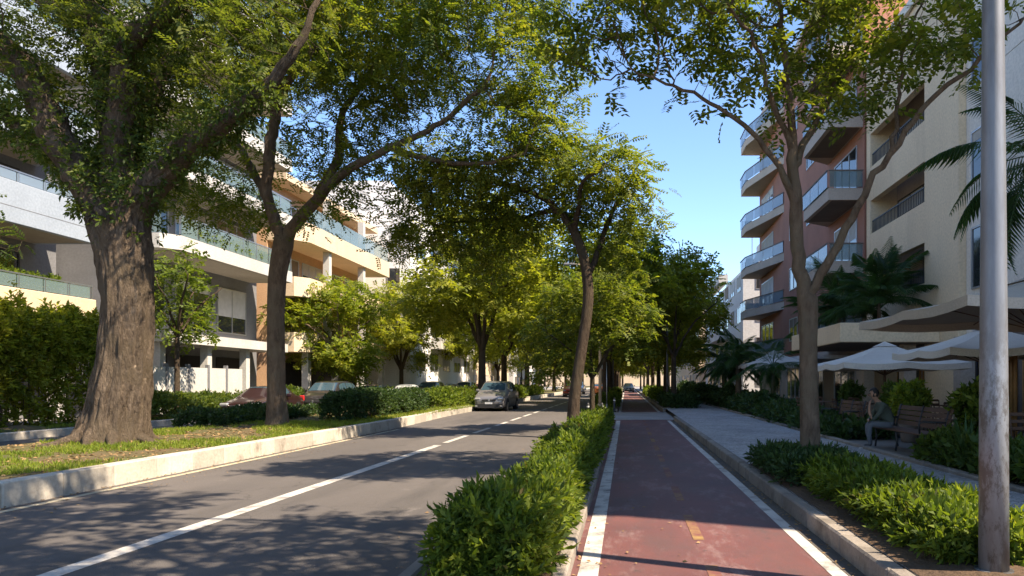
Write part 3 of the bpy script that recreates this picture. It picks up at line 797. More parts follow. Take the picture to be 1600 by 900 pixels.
t.grow([pb(1225, 20, 11.2, 1.4, 1.5, 0.6), pb(1080, 25, 10.8, 1.2, 1.4, 0.5), pb(1330, 60, 11.6, 1.1, 1.3, 0.6), pb(1430, 40, 11, 1.1, 1.3, 0.6), pb(1180, 110, 11, .7, 1.0, .35), pb(1110, 130, 11, .6, .8, .25), pb(1290, 130, 11.6, .7, 1.0, .4),
        pb(950, 25, 10.8, .9, 1.2, .5), pb(1500, 50, 10.4, .8, 1.0, .5), pb(1370, 150, 11, .6, .8, .4), pb(1230, 150, 11.4, .6, .8, .5), pb(1225, -110, 11.2, 2.6, 2.6, .9), pb(1020, -80, 10.8, 1.5, 1.6, .7), pb(905, 60, 11.2, .8, 1.0, .6), pb(960, 100, 11, .6, .8, .4), pb(1000, 50, 11.4, .9, 1.0, .5)], 2300, 0.17, 1.7, 0.27)
T5 = tuple(P(1267, 745, 11.2))
tr = empty('street_tree', T5, 'slender forked tree in the kerbside bed right of the red cycle track', 'tree')
t.wood('trunk', M['bark_mid'], tr, T5, (18, 9, 6, 3), 0.05, (0.3, 0.18, 5))
t.leaves('crown', M['leaf_b'], tr, T5, PIN_R, 2.6, 8, (0.55, 0.95), 0.12)

# other trees: three kinds, then copies
def kind_tree(seed, h, fork, spread, r0, barkm, leafm, natt, lean=(0, 0), low=0.38, temps=PIN_FAR, per=1.6, lsc=(0.7, 1.1)):
    t = Tree(seed); rg = random.Random(seed)
    top = (lean[0], lean[1], fork)
    t.limb([(0, 0, -0.05, r0 * 1.25), (lean[0] * .2, lean[1] * .2, fork * .35, r0), (lean[0] * .6, lean[1] * .6, fork * .7, r0 * .9), (*top, r0 * .85)], 0.25, 0.0)
    nl = 5
    for k in range(nl):
        a = 2 * math.pi * k / nl + rg.uniform(-.4, .4); s = spread * rg.uniform(.45, .75)
        z2 = fork + (h - fork) * rg.uniform(.35, .65)
        t.limb([(*top, r0 * .6), (top[0] + math.cos(a) * s * .45, top[1] + math.sin(a) * s * .45, fork + (z2 - fork) * .6, r0 * .4), (top[0] + math.cos(a) * s, top[1] + math.sin(a) * s, z2, r0 * .2)], 0.28)
    bl = []
    for k in range(9):
        a = rg.uniform(0, 6.28); d = spread * rg.uniform(.2, .75); zz = h * rg.uniform(low + .12, .88)
        q = spread * rg.uniform(.32, .5) * (1.1 if zz < h * .75 else .8)
        bl.append(((top[0] + d * math.cos(a), top[1] + d * math.sin(a), zz), (q, q, q * rg.uniform(.5, .8))))
    bl.append(((top[0], top[1], h * .8), (spread * .6, spread * .6, h * .16)))
    t.grow(bl, natt, 0.33, 3.0, 0.5)
    root = empty('street_tree', (0, 0, 0))
    t.wood('trunk', barkm, root, (0, 0, 0), (12, 6, 4, 3), 0.04, (0.3, 0.25, 5), min_r=0.012)
    t.leaves('crown', leafm, root, (0, 0, 0), temps, per, 9, lsc, 0.18)
    return root

def place(root, loc, rz, sc, label, group=None, first=[], name=None):
    if root in first:
        o = copy_tree(root)
    else:
        o = root; first.append(root)
    o.location = loc; o.rotation_euler = (0, 0, rz); o.scale = (sc, sc, sc)
    if name: o.name = name
    tag(o, label, 'tree', group)
    return o

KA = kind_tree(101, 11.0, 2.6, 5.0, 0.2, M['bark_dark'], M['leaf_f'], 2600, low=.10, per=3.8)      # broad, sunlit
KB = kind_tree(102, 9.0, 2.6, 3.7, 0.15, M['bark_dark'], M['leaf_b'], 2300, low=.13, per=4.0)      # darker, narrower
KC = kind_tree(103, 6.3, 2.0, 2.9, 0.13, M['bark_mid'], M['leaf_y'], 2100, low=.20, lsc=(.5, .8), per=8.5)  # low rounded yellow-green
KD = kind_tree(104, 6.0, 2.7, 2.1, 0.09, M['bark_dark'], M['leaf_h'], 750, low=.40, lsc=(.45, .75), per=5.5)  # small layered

place(KD, (-18.05, 28.6, 0.2), 0.6, 1.18, 'small slender tree with flat layered dark leaves before the pale balcony block', name='small_street_tree')
place(KC, (-17.9, 44.6, 0.2), 0.3, 1.3, 'rounded yellow-green tree in front of the cream building', name='small_street_tree')
ORD = ['first', 'second', 'third', 'fourth', 'fifth', 'sixth', 'seventh', 'eighth', 'ninth']
G1 = 'row of trees on the left strip beyond the clipped hedge'
for i, (x, y, rz, s, lab) in enumerate([
    (-8.9, 44, 0.4, 1.22, 'bright leafy tree nearest behind the approaching car'),
    (-9.6, 56, 2.1, 1.25, 'second sunlit tree behind the approaching car on the left strip'),
    (-9.6, 69, 3.9, 1.3, None), (-10.2, 82, 5.1, 1.15, None), (-9.9, 98, 1.2, 1.2, None), (-10, 118, 3.2, 1.25, None), (-10, 140, 0.2, 1.3, None), (-10, 165, 2.2, 1.3, None)]):
    place(KA, (x, y, 0.3), rz, s, lab or ORD[i] + ' sunlit tree behind the approaching car on the left strip', G1)
G2 = 'trees between the road and the cycle track'
for i, (x, y, rz, s, lab) in enumerate([
    (-1.15, 24.3, 0.9, 0.62, 'thin second trunk just behind the leaning tree in the hedge'),
    (-1.2, 41.5, 2.6, 1.28, 'dark tree just past the paved crossing, left of the cycle track'),
    (-1.2, 52, 4.4, 1.3, None), (-1.25, 64, 0.3, 1.3, None), (-1.2, 78, 1.9, 1.2, None), (-1.2, 95, 3.3, 1.1, None), (-1.2, 118, 5.3, 1.15, None), (-1.2, 145, 2.0, 1.2, None)]):
    place(KB, (x, y, 0.1), rz, s, lab or ORD[i - 1] + ' tree past the crossing in the row left of the cycle track', G2)
G3 = 'trees along the sidewalk kerb'
for i, (x, y, rz, s, lab) in enumerate([
    (2.75, 41, 5.0, 1.08, 'dark leafy tree past the crossing, right of the cycle track'),
    (2.8, 50, 1.4, 1.2, 'second tree past the crossing on the sidewalk side'),
    (2.8, 61, 3.0, 1.3, None), (2.8, 74, 0.2, 1.3, None), (2.8, 90, 4.0, 1.1, None), (2.8, 110, 2.4, 1.05, None), (2.8, 135, 5.7, 1.1, None)]):
    o = place(KB, (x, y, 0.18), rz, s, lab or ORD[i] + ' tree past the crossing on the sidewalk side', G3)
    for ch in o.children:
        if ch.name.startswith('crown'): ch.material_slots[0].link = 'OBJECT'; ch.material_slots[0].material = M['leaf_f']  # brighter leaf colour stands in for sunlight on these shaded crowns
G4 = 'trees along the far pavement on the left'
for i, (x, y, rz, s, lab) in enumerate([
    (-18.0, 57, 1.0, 0.9, 'leafy pavement tree in front of the bright white end wall'),
    (-18, 69, 2.7, 1.0, None), (-18, 83, 4.6, 1.05, None), (-18, 100, 0.8, 1.1, None), (-18, 122, 3.1, 1.2, None), (-18, 150, 5.6, 1.25, None)]):
    place(KA, (x, y, 0.16), rz, s, lab or ORD[i] + ' leafy tree along the left pavement beyond the cream building', G4)
G6 = 'trees closing the far end of the street'
for i, (x, y, rz, s) in enumerate([(-15, 196, 1, 1.5), (-7, 205, 2.4, 1.6), (-1, 214, 4, 1.5), (6, 200, 5, 1.5), (-24, 210, .3, 1.6), (13, 215, 3, 1.6)]):
    place(KA, (x, y, 0), rz, s, ORD[i] + ' of the farthest trees closing the end of the street', G6)
# trees beside the camera, whose crowns throw the dappled shade on the near road
KN = kind_tree(107, 12.5, 5.6, 5.0, 0.2, M['bark_dark'], M['leaf_b'], 1100, lean=(0.7, 2.9), low=.52, per=2.3)
place(KN, (-1.40, 0.1, 0.1), 0.0, 1.0, 'tree out of the picture on the near left, known by its dappled shade', 'trees beside the viewpoint')
place(KN, (2.75, 0.0, 0.18), 0.15, 0.8, 'tree out of the picture on the near right, known by its dappled shade', 'trees beside the viewpoint')
# ---------------------------------------------------------------- hedges, shrubs, grass, palms
HS = [T_sprig(8, 0.062, 0.024, 0.62, 0, 0.06), T_sprig(8, 0.075, 0.028, 0.5, 1, 0.09), T_sprig(6, 0.05, 0.022, 0.7, 2, 0.04), T_sprig(7, 0.085, 0.026, 0.75, 3, 0.10)]
HD = [T_sprig(7, 0.13, 0.055, 0.55, i + 7, 0.10) for i in range(4)]

def hedge(name, label, cat, x0, x1, y0, y1, z0, height, mat, temps, n, seed, sc=(0.8, 1.3), wob=0.5, stems=True, group=None, lump=1.1, edge=0.14, hang=0.0):
    """uneven hedge: shoots standing on and inside a lumpy body"""
    rng = np.random.default_rng(seed)
    org = Vector(((x0 + x1) / 2, (y0 + y1) / 2, z0))
    root = empty(name, org, label, cat, group)
    u = rng.random(n); v = rng.random(n); k = rng.random(n)
    X = x0 + (x1 - x0) * u; Y = y0 + (y1 - y0) * v
    H = np.array([height * (1 + wob * noise.noise(Vector((x * lump, y_ * lump * .8, seed))) + .25 * wob * noise.noise(Vector((x * 4, y_ * 4, seed)))) for x, y_ in zip(X, Y)])
    ex = np.minimum(X - x0, x1 - X); ey = np.minimum(Y - y0, y1 - Y); e = np.clip(np.minimum(ex, ey) / edge, 0, 1)
    H *= 0.55 + 0.45 * np.sqrt(e)
    t = np.where(k < 0.62, 1 - 0.18 * rng.random(n), rng.random(n) ** .7)      # top skin, rest through the sides and body
    side = k > 0.62
    # push the body shoots to the faces
    fs = rng.integers(0, 4, n)
    wx = rng.random(n) ** 2 * 0.12 * 1.2
    X = np.where(side & (fs == 0), x0 + wx - .03, np.where(side & (fs == 1), x1 - wx + .03, X))
    Y = np.where(side & (fs == 2) & (rng.random(n) < .4), y0 + wx, Y)
    pos = np.stack([X, Y, H * t], 1)
    d = rng.normal(0, .45, (n, 3)); d[:, 2] += np.where(side, .35, .9)
    d[:, 0] += np.where(side & (fs == 0), -.9, np.where(side & (fs == 1), .9, 0)); d[:, 1] += np.where(side & (fs == 2), -.9, 0)
    d[:, 2] -= hang * side
    pos = pos - np.array([org.x, org.y, 0])
    o = link_mesh('foliage', scatter('foliage', temps, pos, d, rng.uniform(sc[0], sc[1], n), rng, 1.0), mat, root); o['kind'] = 'stuff'
    if stems:
        mb = MB(); rnd = random.Random(seed)
        for i in range(int((y1 - y0) * 7)):
            a = Vector((rnd.uniform(x0 + .1, x1 - .1) - org.x, rnd.uniform(y0, y1) - org.y, -.03))
            mb.tube([a, a + Vector((rnd.uniform(-.1, .1), rnd.uniform(-.1, .1), height * .5)), a + Vector((rnd.uniform(-.2, .2), rnd.uniform(-.2, .2), height * .85))], [.012, .008, .004], 4, False)
        s = mb.build('stems', M['stem'], root, local=True); s['kind'] = 'stuff'
    return root

hedge('hedge', 'bright green hedge between the road and the red cycle track, nearest length', 'hedge', -1.32, -0.66, 5.0, 12.6, 0.12, 0.36, M['leaf_h'], HS, 15500, 3, (0.55, 1.4), 1.0, lump=1.3)
hedge('hedge', 'bright green hedge around the leaning tree, running up to the crossing', 'hedge', -1.42, -0.64, 12.6, 26.8, 0.12, 0.32, M['leaf_h'], HS, 12000, 4, (1.0, 1.8), .95, lump=1.2)
hedge('hedge', 'sunlit low shrubs around the lamp post in the kerbside bed', 'shrubs', 2.45, 3.35, 5.4, 9.6, 0.22, 0.22, M['leaf_h'], HS, 8500, 5, (0.55, 1.4), .8, lump=1.5)
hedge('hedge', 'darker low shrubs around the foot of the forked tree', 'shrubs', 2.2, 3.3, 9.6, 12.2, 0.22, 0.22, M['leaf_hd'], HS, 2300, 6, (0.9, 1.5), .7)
hedge('hedge', 'dark green clipped hedge on the left strip behind the pale barked tree', 'hedge', -9.9, -8.9, 23.2, 31.8, 0.34, 0.80, M['leaf_hd'], HD, 4000, 8, (0.8, 1.2), .22, lump=.7)
hedge('hedge', 'low loose shrubs behind the big trunk, beside the maroon car', 'shrubs', -13.0, -11.4, 20.5, 26.5, 0.32, 0.28, M['leaf_hd'], HD, 1800, 9, (0.8, 1.3), .8)
hedge('hedge', 'yellowish shrubs past the end of the dark clipped hedge', 'shrubs', -10.6, -9.0, 34.5, 43, 0.34, 0.65, M['leaf_h'], HD, 2300, 10, (0.9, 1.4), .8)
hedge('hedge', 'thin shrubs on the left strip far behind the car', 'shrubs', -10.6, -8.8, 47, 75, 0.32, 0.6, M['leaf_h'], HD, 3000, 12, (1.2, 2.0), .9)
hedge('hedge', 'narrow green hedge left of the cycle track past the crossing', 'hedge', -1.6, -0.6, 40.5, 70, 0.12, 0.7, M['leaf_h'], HD, 3600, 13, (1.0, 1.7), .5)
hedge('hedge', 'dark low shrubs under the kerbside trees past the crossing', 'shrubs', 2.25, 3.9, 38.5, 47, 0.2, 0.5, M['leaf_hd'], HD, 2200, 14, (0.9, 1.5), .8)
hedge('hedge', 'far green shrubs along the right side of the cycle track', 'shrubs', 2.2, 3.6, 52, 85, 0.2, 0.6, M['leaf_h'], HD, 2200, 15, (1.2, 2.0), .8)
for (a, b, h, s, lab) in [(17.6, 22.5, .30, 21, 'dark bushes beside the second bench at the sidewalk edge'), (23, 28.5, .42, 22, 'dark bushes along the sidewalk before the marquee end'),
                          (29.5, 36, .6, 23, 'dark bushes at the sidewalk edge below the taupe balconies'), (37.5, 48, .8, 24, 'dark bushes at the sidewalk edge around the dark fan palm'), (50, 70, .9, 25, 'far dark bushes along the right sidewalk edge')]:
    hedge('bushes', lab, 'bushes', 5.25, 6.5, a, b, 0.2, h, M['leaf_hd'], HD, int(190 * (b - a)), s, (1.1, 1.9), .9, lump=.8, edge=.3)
hedge('bushes', 'leafy border plants in front of the wooden bench', 'bushes', 5.3, 5.95, 9.2, 12.7, 0.2, .36, M['leaf_c'], HD, 1500, 26, (0.9, 1.5), .9)
hedge('bushes', 'border plants to the right of the lamp post below the umbrellas', 'bushes', 5.4, 6.6, 6.0, 9.2, 0.2, .36, M['leaf_c'], HD, 1600, 27, (0.9, 1.5), .9)
# tall overgrown hedge at the left edge
hedge('tall_hedge', 'tall overgrown creeper hedge left of the massive trunk', 'hedge', -19.6, -18.0, 15.5, 25.2, 0.2, 3.6, M['leaf_f'], HD, 11000, 28, (0.9, 1.8), .5, lump=1.1, edge=.4, hang=1.6)
hedge('hedge', 'low garden plants along the verge before the white panel fence', 'shrubs', -19.0, -17.2, 25.4, 36, 0.25, .55, M['leaf_c'], HD, 2600, 29, (0.9, 1.5), .9)
hedge('hedge', 'low garden plants along the verge in front of the cream building', 'shrubs', -19.0, -17.2, 37, 60, 0.25, .6, M['leaf_c'], HD, 3000, 30, (1.2, 2.0), .9)

# grass and leaf litter on the left strip
def grass(name, label, x0, x1, y0, y1, z, n, seed, bare=0.05, h=.085, near=1.0):
    rng = np.random.default_rng(seed)
    X = rng.uniform(x0, x1, n); Y = y0 + (y1 - y0) * rng.random(n) ** near
    keep = np.array([noise.noise(Vector((a * .55, b * .45, seed))) + .35 * noise.noise(Vector((a * 2.1, b * 2.1, seed))) > bare - .25 for a, b in zip(X, Y)])
    X, Y = X[keep], Y[keep]
    Z = np.array([z(a, b) for a, b in zip(X, Y)])
    d = rng.normal(0, .22, (len(X), 3)); d[:, 2] = 1
    o = link_mesh(name, scatter(name, [T_blade(7, h, .006, i) for i in range(4)], np.stack([X, Y, Z], 1), d, rng.uniform(.6, 1.3, len(X)), rng, 1.0), M['grass'])
    return tag(o, label, 'grass', kind='stuff')
def zmed(a, b):
    i = (a + 12.8) / 4.7 * 16; e = max(0, min(1, 3 * min(i, 16 - i) / 16))
    return 0.285 + 0.10 * e * (0.5 + noise.noise(Vector((a * 0.6 + 3.1, b * 0.6, 0))))
grass('grass', 'sunlit patchy grass on the left strip around the massive trunk', -12.7, -8.13, 6.5, 22, zmed, 12000, 2, 0.24, h=.07, near=1.2)
grass('grass', 'bright grass edging the dark clipped hedge', -9.9, -8.13, 20, 60, zmed, 5000, 6, -0.25, near=1.4)
grass('grass', 'grass in the verge at the far kerb on the left', -18.6, -17.02, 14, 40, lambda a, b: 0.22, 2500, 7, -0.1)
grass('grass', 'small lawn past the crossing left of the cycle track', -1.6, -0.6, 38.3, 44, lambda a, b: 0.1, 1500, 8, -0.5)
rng = np.random.default_rng(77)
n = 7500
X = rng.uniform(-12.7, -8.15, n); Y = 7 + 24 * rng.random(n)
Z = np.array([zmed(a, b) + .012 for a, b in zip(X, Y)])
d = rng.normal(0, 1, (n, 3)); d[:, 2] *= .15
LT = [(np.array(leaf_blade(.075, .04)[0], dtype=np.float32), np.array([(0, 1, 2, 3)]))]
o = link_mesh('leaf_litter', scatter('leaf_litter', LT, np.stack([X, Y, Z], 1), d, rng.uniform(.6, 1.3, n), rng, .3), M['litter'])
tag(o, 'dry brown leaves scattered over the left strip', 'fallen leaves', kind='stuff')
n = 1500
X = np.concatenate([-7.88 + .9 * rng.random(600) ** 3, rng.uniform(1.82, 1.97, 350), -1.76 - .7 * rng.random(300) ** 3, -.45 + 1.2 * rng.random(250) ** 3]); Y = rng.uniform(4.5, 25, n)
d = rng.normal(0, 1, (n, 3)); d[:, 2] *= .08
o = link_mesh('gutter_litter', scatter('gutter_litter', LT, np.stack([X, Y, np.full(n, .014)], 1), d, rng.uniform(.35, .8, n), rng, .3), M['litter'])
tag(o, 'stray dry leaves lying along the kerbs of the lanes', 'fallen leaves', kind='stuff')

# palms
def frond_mesh(L, leaflets, ll, droop, seed, wd=0.03):
    """feather frond along +Y from the origin, arching under its weight"""
    rnd = random.Random(seed); mb = MB()
    def sp(t): return Vector((0, L * (t - .18 * droop * t * t), L * (.55 * t - droop * t * t)))
    mb.tube([sp(i / 8) for i in range(9)], [.02 - .017 * i / 8 for i in range(9)], 4, False)
    for k in range(leaflets):
        t = .12 + .88 * k / leaflets; p = sp(t); tg = (sp(min(1, t + .02)) - p).normalized()
        s_l = ll * (math.sin(math.pi * min(1, .18 + .85 * t)) * .85 + .15)
        for s in (-1, 1):
            sd = Vector((s, 0, 0)); dr = (sd * 0.85 + tg * 0.6 + Vector((0, 0, -.30 + rnd.uniform(-.12, .08)))).normalized()
            nrm = dr.cross(tg).normalized(); ww = dr.cross(nrm).normalized() * wd * .5
            m_ = p + dr * s_l * .5 + Vector((0, 0, .02)); e = p + dr * s_l + Vector((0, 0, -s_l * .25))
            mb.add([p - ww * .4, p + ww * .4, m_ + ww, e, m_ - ww], [(0, 1, 2, 3, 4)])
    me = bpy.data.meshes.new('frond'); me.from_pydata(mb.v, [], mb.f); me.update(); me.materials.append(M['leaf_p'])
    return me
FR = [frond_mesh(2.6, 34, .55, .62, 1), frond_mesh(2.4, 32, .5, .80, 2), frond_mesh(2.8, 36, .55, .45, 3)]
def palm(name, label, loc, h, n, seed, sc=1.0, el=(0, 75), tr_r=.13, stems=1, group=None):
    rnd = random.Random(seed)
    root = empty(name, loc, label, 'palm', group)
    for s in range(stems):
        bx, by = (0, 0) if stems == 1 else (rnd.uniform(-.35, .35), rnd.uniform(-.35, .35))
        hh = h * (1 if stems == 1 else rnd.uniform(.6, 1))
        mb = MB(); mb.tube([(bx, by, 0), (bx + .04, by, hh * .5), (bx + .02, by + .03, hh)], [tr_r * 1.2, tr_r, tr_r * .85], 10)
        mb.build('trunk', M['bark_mid'], root, local=True, smooth=True)
        for k in range(n // stems):
            o = bpy.data.objects.new('frond', rnd.choice(FR)); C.objects.link(o); o.parent = root
            a = 2.399 * k + rnd.uniform(-.3, .3)
            o.location = (bx + .02, by + .03, hh); q = sc * rnd.uniform(.85, 1.1); o.scale = (q, q, q)
            o.rotation_euler = (R(rnd.uniform(*el)) - .25, rnd.uniform(-.25, .25), a)
    return root
palm('palm_tree', 'tall feathery palm hanging into the right edge behind the lamp post', (7.9, 13.2, 0.18), 5.6, 26, 5, 1.05, (-45, 60), .14)
palm('potted_palm', 'clump palm with wide fronds standing on the peach marquee', (9.3, 26.6, 3.7), .9, 44, 6, 1.1, (-5, 75), .05, 4)
palm('potted_palm', 'second clump palm on the marquee near its street end', (8.9, 29.6, 3.7), .8, 40, 7, 1.0, (-5, 75), .05, 4)
palm('palm_tree', 'short dark palm standing in the bushes right of the far sidewalk', (5.9, 37.5, 0.18), 2.5, 40, 8, .95, (-30, 80), .16)
palm('palm_tree', 'farther short palm behind the dark one near the grey building', (6.2, 45, 0.18), 2.6, 32, 9, .95, (-30, 70), .16)
palm('palm_tree', 'small palm under the lowest taupe balcony at the sidewalk', (6.9, 33.5, 0.18), 2.2, 18, 10, .9, (-30, 70), .12)
def spiky(name, label, loc, n, L, seed, mat):
    rnd = random.Random(seed); root = empty(name, loc, label, 'plant')
    mb = MB()
    for k in range(n):
        a = rnd.uniform(0, 6.28); e = rnd.uniform(.5, 1.35); l = L * rnd.uniform(.7, 1.1)
        d = Vector((math.cos(a) * math.cos(e), math.sin(a) * math.cos(e), math.sin(e))); s = Vector((-math.sin(a), math.cos(a), 0)) * .028
        p = Vector((0, 0, 0)); m_ = d * l * .55; t_ = d * l + Vector((0, 0, -.22 * l * math.cos(e)))
        mb.add([p - s * .6, p + s * .6, m_ + s, t_, m_ - s], [(0, 1, 2, 3, 4)])
    mb.build('leaves', mat, root, local=True)['kind'] = 'stuff'
    mb = MB(); mb.tube([(0, 0, -.02), (0, 0, .14)], [.05, .03], 8); mb.build('stalk', M['stem'], root, local=True)
    return root
spiky('strap_leaf_plant', 'grey-green strap-leaved plant at the border right of the bench', (5.55, 11.6, .2), 60, .95, 1, M['leaf_p'])
spiky('strap_leaf_plant', 'grassy strap-leaved plant just left of the lamp post in the border', (5.5, 10.2, .2), 55, .8, 2, M['leaf_c'])
spiky('strap_leaf_plant', 'spiky plant at the right picture edge below the white umbrella', (5.7, 9.1, .2), 60, .8, 3, M['leaf_p'])
# ---------------------------------------------------------------- buildings
WR = random.Random(4)
def window(root, face, a0, a1, z0, z1, pos, mat=None, frame=None, mull=1, depth=.10, blind=0.0, name='window'):
    """window in a wall. face 'x-' looks to -X, 'x+' to +X, 'y-' to -Y; a is the coordinate along the wall"""
    if not blind and name == 'window' and WR.random() < .6: blind = WR.uniform(.15, .92)
    frame = frame or M['frame']; mat = mat or M['dark_glass']
    s = -1 if face[1] == '-' else 1
    def bx(mb, u0, u1, w0, w1, d0, d1):
        p0, p1 = sorted((pos + s * d0, pos + s * d1))
        if face[0] == 'x': mb.box(p0, p1, u0, u1, w0, w1)
        else: mb.box(u0, u1, p0, p1, w0, w1)
    f = MB(); t = .06
    bx(f, a0, a1, z0, z0 + t, .003, depth * .5); bx(f, a0, a1, z1 - t, z1, .003, depth * .5)
    bx(f, a0, a0 + t, z0 + t, z1 - t, .003, depth * .5); bx(f, a1 - t, a1, z0 + t, z1 - t, .003, depth * .5)
    for k in range(1, mull + 1):
        c = a0 + (a1 - a0) * k / (mull + 1); bx(f, c - .025, c + .025, z0 + t, z1 - t, .003, depth * .45)
    fo = f.build(name, frame, root)
    g = [a0 + t] + [a0 + (a1 - a0) * k / (mull + 1) for k in range(1, mull + 1)] + [a1 - t]
    for k in range(len(g) - 1):
        p = MB(); bx(p, g[k] + (.025 if k else 0), g[k + 1] - (.025 if k < len(g) - 2 else 0), z0 + t, z1 - t, .004, .014); p.build('pane', mat, fo)
    if blind:
        p = MB(); bx(p, a0 + t, a1 - t, z1 - t - blind * (z1 - z0), z1 - t, .016, .022); p.build('blind', M[WR.choice(['curtain', 'curtain2', 'curtain3', 'curtain'])], fo)
    return fo

def panes(parent, mat, face_x, y0, y1, z0, z1, n, th=.014, gap=.02, name='glass_panel'):
    L = (y1 - y0) / n
    for k in range(n):
        quick(name, mat, parent, (face_x - th / 2, face_x + th / 2, y0 + k * L + gap, y0 + (k + 1) * L - gap, z0, z1))

def rail_x(parent, x, y0, y1, z0, z1, post=1.0, th=.02, name='handrail', mat=None):
    m = MB(); m.box(x - th * 1.3, x + th * 1.3, y0, y1, z1 - .05, z1)
    n = max(1, int((y1 - y0) / post))
    for k in range(n + 1):
        c = y0 + .02 + (y1 - y0 - .04) * k / n; m.box(x - th * .8, x + th * .8, c - .02, c + .02, z0, z1 - .05)
    return m.build(name, mat or M['rail'], parent)

# --- left: white block with long parapet balconies
B1 = empty('apartment_block', (-25, 18, 0), 'white apartment block with long smooth parapet balconies behind the massive trunk', 'building')
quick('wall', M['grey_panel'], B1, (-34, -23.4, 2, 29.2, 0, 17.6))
quick('roof', M['white_wall'], B1, (-34.2, -21.0, 1.8, 29.4, 17.603, 18.1))
for k, zb in enumerate((3.85, 7.06, 10.15, 13.25, 16.3)):
    mt = M['cream'] if k == 0 else M['shaded_white']
    b = MB(); b.bbox(-21.22, -21.0, 2.0, 28.2, zb, zb + (1.0 if k == 0 else 1.45), .02)
    b.bbox(-23.4, -21.222, 27.98, 28.2, zb, zb + (1.0 if k == 0 else 1.45), .02)
    bal = b.build('balcony', mt, B1)
    quick('slab', M['soffit'], bal, (-23.398, -21.225, 2.0, 27.975, zb + .012, zb + .25))
    if k: quick('joint', M['grey_panel'], bal, (-21.0, -20.994, 2.0, 28.2, zb + .55, zb + .572))
    zt = zb + (1.0 if k == 0 else 1.45)
    rail_x(bal, -21.1, 2.2, 28.1, zt, zt + (.55 if k == 0 else .42), 1.1)
    panes(bal, M['teal_glass'] if k != 1 else M['blue_glass'], -21.1, 10.0, 28.0, zt + .04, zt + (.48 if k == 0 else .36), 16)
    for j in range(6):
        y0 = 5 + j * 3.9
        if k < 4: window(B1, 'x+', y0, y0 + 2.9, zb + .3, zb + 2.75, -23.4, mull=2, frame=M['dark_frame'], blind=.5 if (j + k) % 3 == 0 else 0)
for j in range(6):
    quick('column', M['white_wall'], B1, (-22.0, -21.6, 4 + j * 4.6, 4.4 + j * 4.6, 0, 3.85))
rng = np.random.default_rng(31)

# flower box with purple blossom on the top balcony
def planter(name, label, loc, L, mat, n, seed, boxm, h=.25, cat='planter', along='y', temps=None, sc=(.8, 1.4)):
    rg = np.random.default_rng(seed); root = empty(name, loc, label, cat)
    b = MB()
    if along == 'y': b.bbox(-.14, .14, -L / 2, L / 2, 0, h, .015)
    else: b.bbox(-L / 2, L / 2, -.14, .14, 0, h, .015)
    b.build('box', boxm, root, local=True)
    p = np.stack([rg.uniform(-.16, .16, n), rg.uniform(-L / 2, L / 2, n), h + rg.random(n) * .4], 1)
    if along == 'x': p = p[:, [1, 0, 2]]
    d = rg.normal(0, .6, (n, 3)); d[:, 2] += .5; d[:, 0] += .5 if along == 'y' else 0
    link_mesh('foliage', scatter('foliage', temps or HD, p, d, rg.uniform(*sc, n), rg, 1.), mat, root)['kind'] = 'stuff'
    return root
planter('flower_box', 'purple bougainvillea spilling over the upper balcony at the top left corner', (-21.5, 23.9, 14.75), 2.4, M['flower'], 420, 3, M['stone_kerb'])
planter('balcony_planter', 'yellow-green plants along the lowest balcony of the white block', (-21.5, 22.0, 4.85), 4.5, M['leaf_y'], 420, 4, M['stone_kerb'])
planter('balcony_planter', 'low green plants on the lowest balcony next to the massive trunk', (-21.5, 25.6, 4.85), 2.6, M['leaf_h'], 240, 5, M['stone_kerb'])

# --- left: second block, glass balustrades over white planters
B2 = empty('apartment_block', (-24, 32, 0), 'pale apartment block with teal glass balustrades over white planter bands', 'building')
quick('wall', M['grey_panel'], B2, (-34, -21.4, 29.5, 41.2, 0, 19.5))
quick('roof', M['white_wall'], B2, (-34.2, -18.6, 29.6, 41.4, 19.503, 20))
for k in range(4):
    zb = 7.25 + 3.15 * k
    pl_ = [(-21.4, 29.8), (-19.55, 29.8), (-19.0, 30.4), (-19.0, 40.5), (-21.4, 40.5)]
    b = MB(); b.prism(pl_, zb, zb + .62)
    bal = b.build('balcony', M['white_wall'], B2)
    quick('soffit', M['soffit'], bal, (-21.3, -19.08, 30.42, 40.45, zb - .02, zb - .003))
    panes(bal, M['teal_glass'], -19.08, 30.5, 40.4, zb + .66, zb + 1.45, 8)
    for q in range(2):
        quick('glass_panel', M['teal_glass'], bal, (-21.3 + q * .9, -20.45 + q * .9, 29.90, 29.914, zb + .66, zb + 1.45))
    rail_x(bal, -19.08, 30.4, 40.5, zb + .62, zb + 1.52, 1.25)
    for j in range(3): window(B2, 'x+', 30.3 + j * 3.4, 33.2 + j * 3.4, zb + .64, zb + 2.9, -21.4, mull=2, blind=.4 if (j + k) % 2 else 0)
    planter('balcony_planter', ('trailing plants on the lowest planter band of the teal glass block', 'trailing plants on the second planter band of the teal glass block', 'trailing plants on the third planter band of the teal glass block', 'trailing plants on the top planter band of the teal glass block')[k], (-19.3, 35.5, zb + .6), 7.5, M['leaf_c'] if k % 2 else M['leaf_h'], 420, 40 + k, M['stone_kerb'], .15)
quick('canopy', M['white_wall'], B2, (-21.38, -19.3, 29.6, 40.59, 3.3, 3.75))
for j in range(3): window(B2, 'x+', 30.2 + j * 3.5, 33.0 + j * 3.5, 4.2, 6.6, -21.4, mull=1)
for j in range(3): quick('garage_opening_shade', M['dark_void'], B2, (-21.397, -21.36, 30.3 + j * 3.4, 33.1 + j * 3.4, .17, 2.9))  # dark sheets painted as the shade inside open garage bays
for j in range(4): quick('column', M['white_wall'], B2, (-20.0, -19.65, 30.0 + j * 3.4, 30.35 + j * 3.4, 0.1, 3.3))
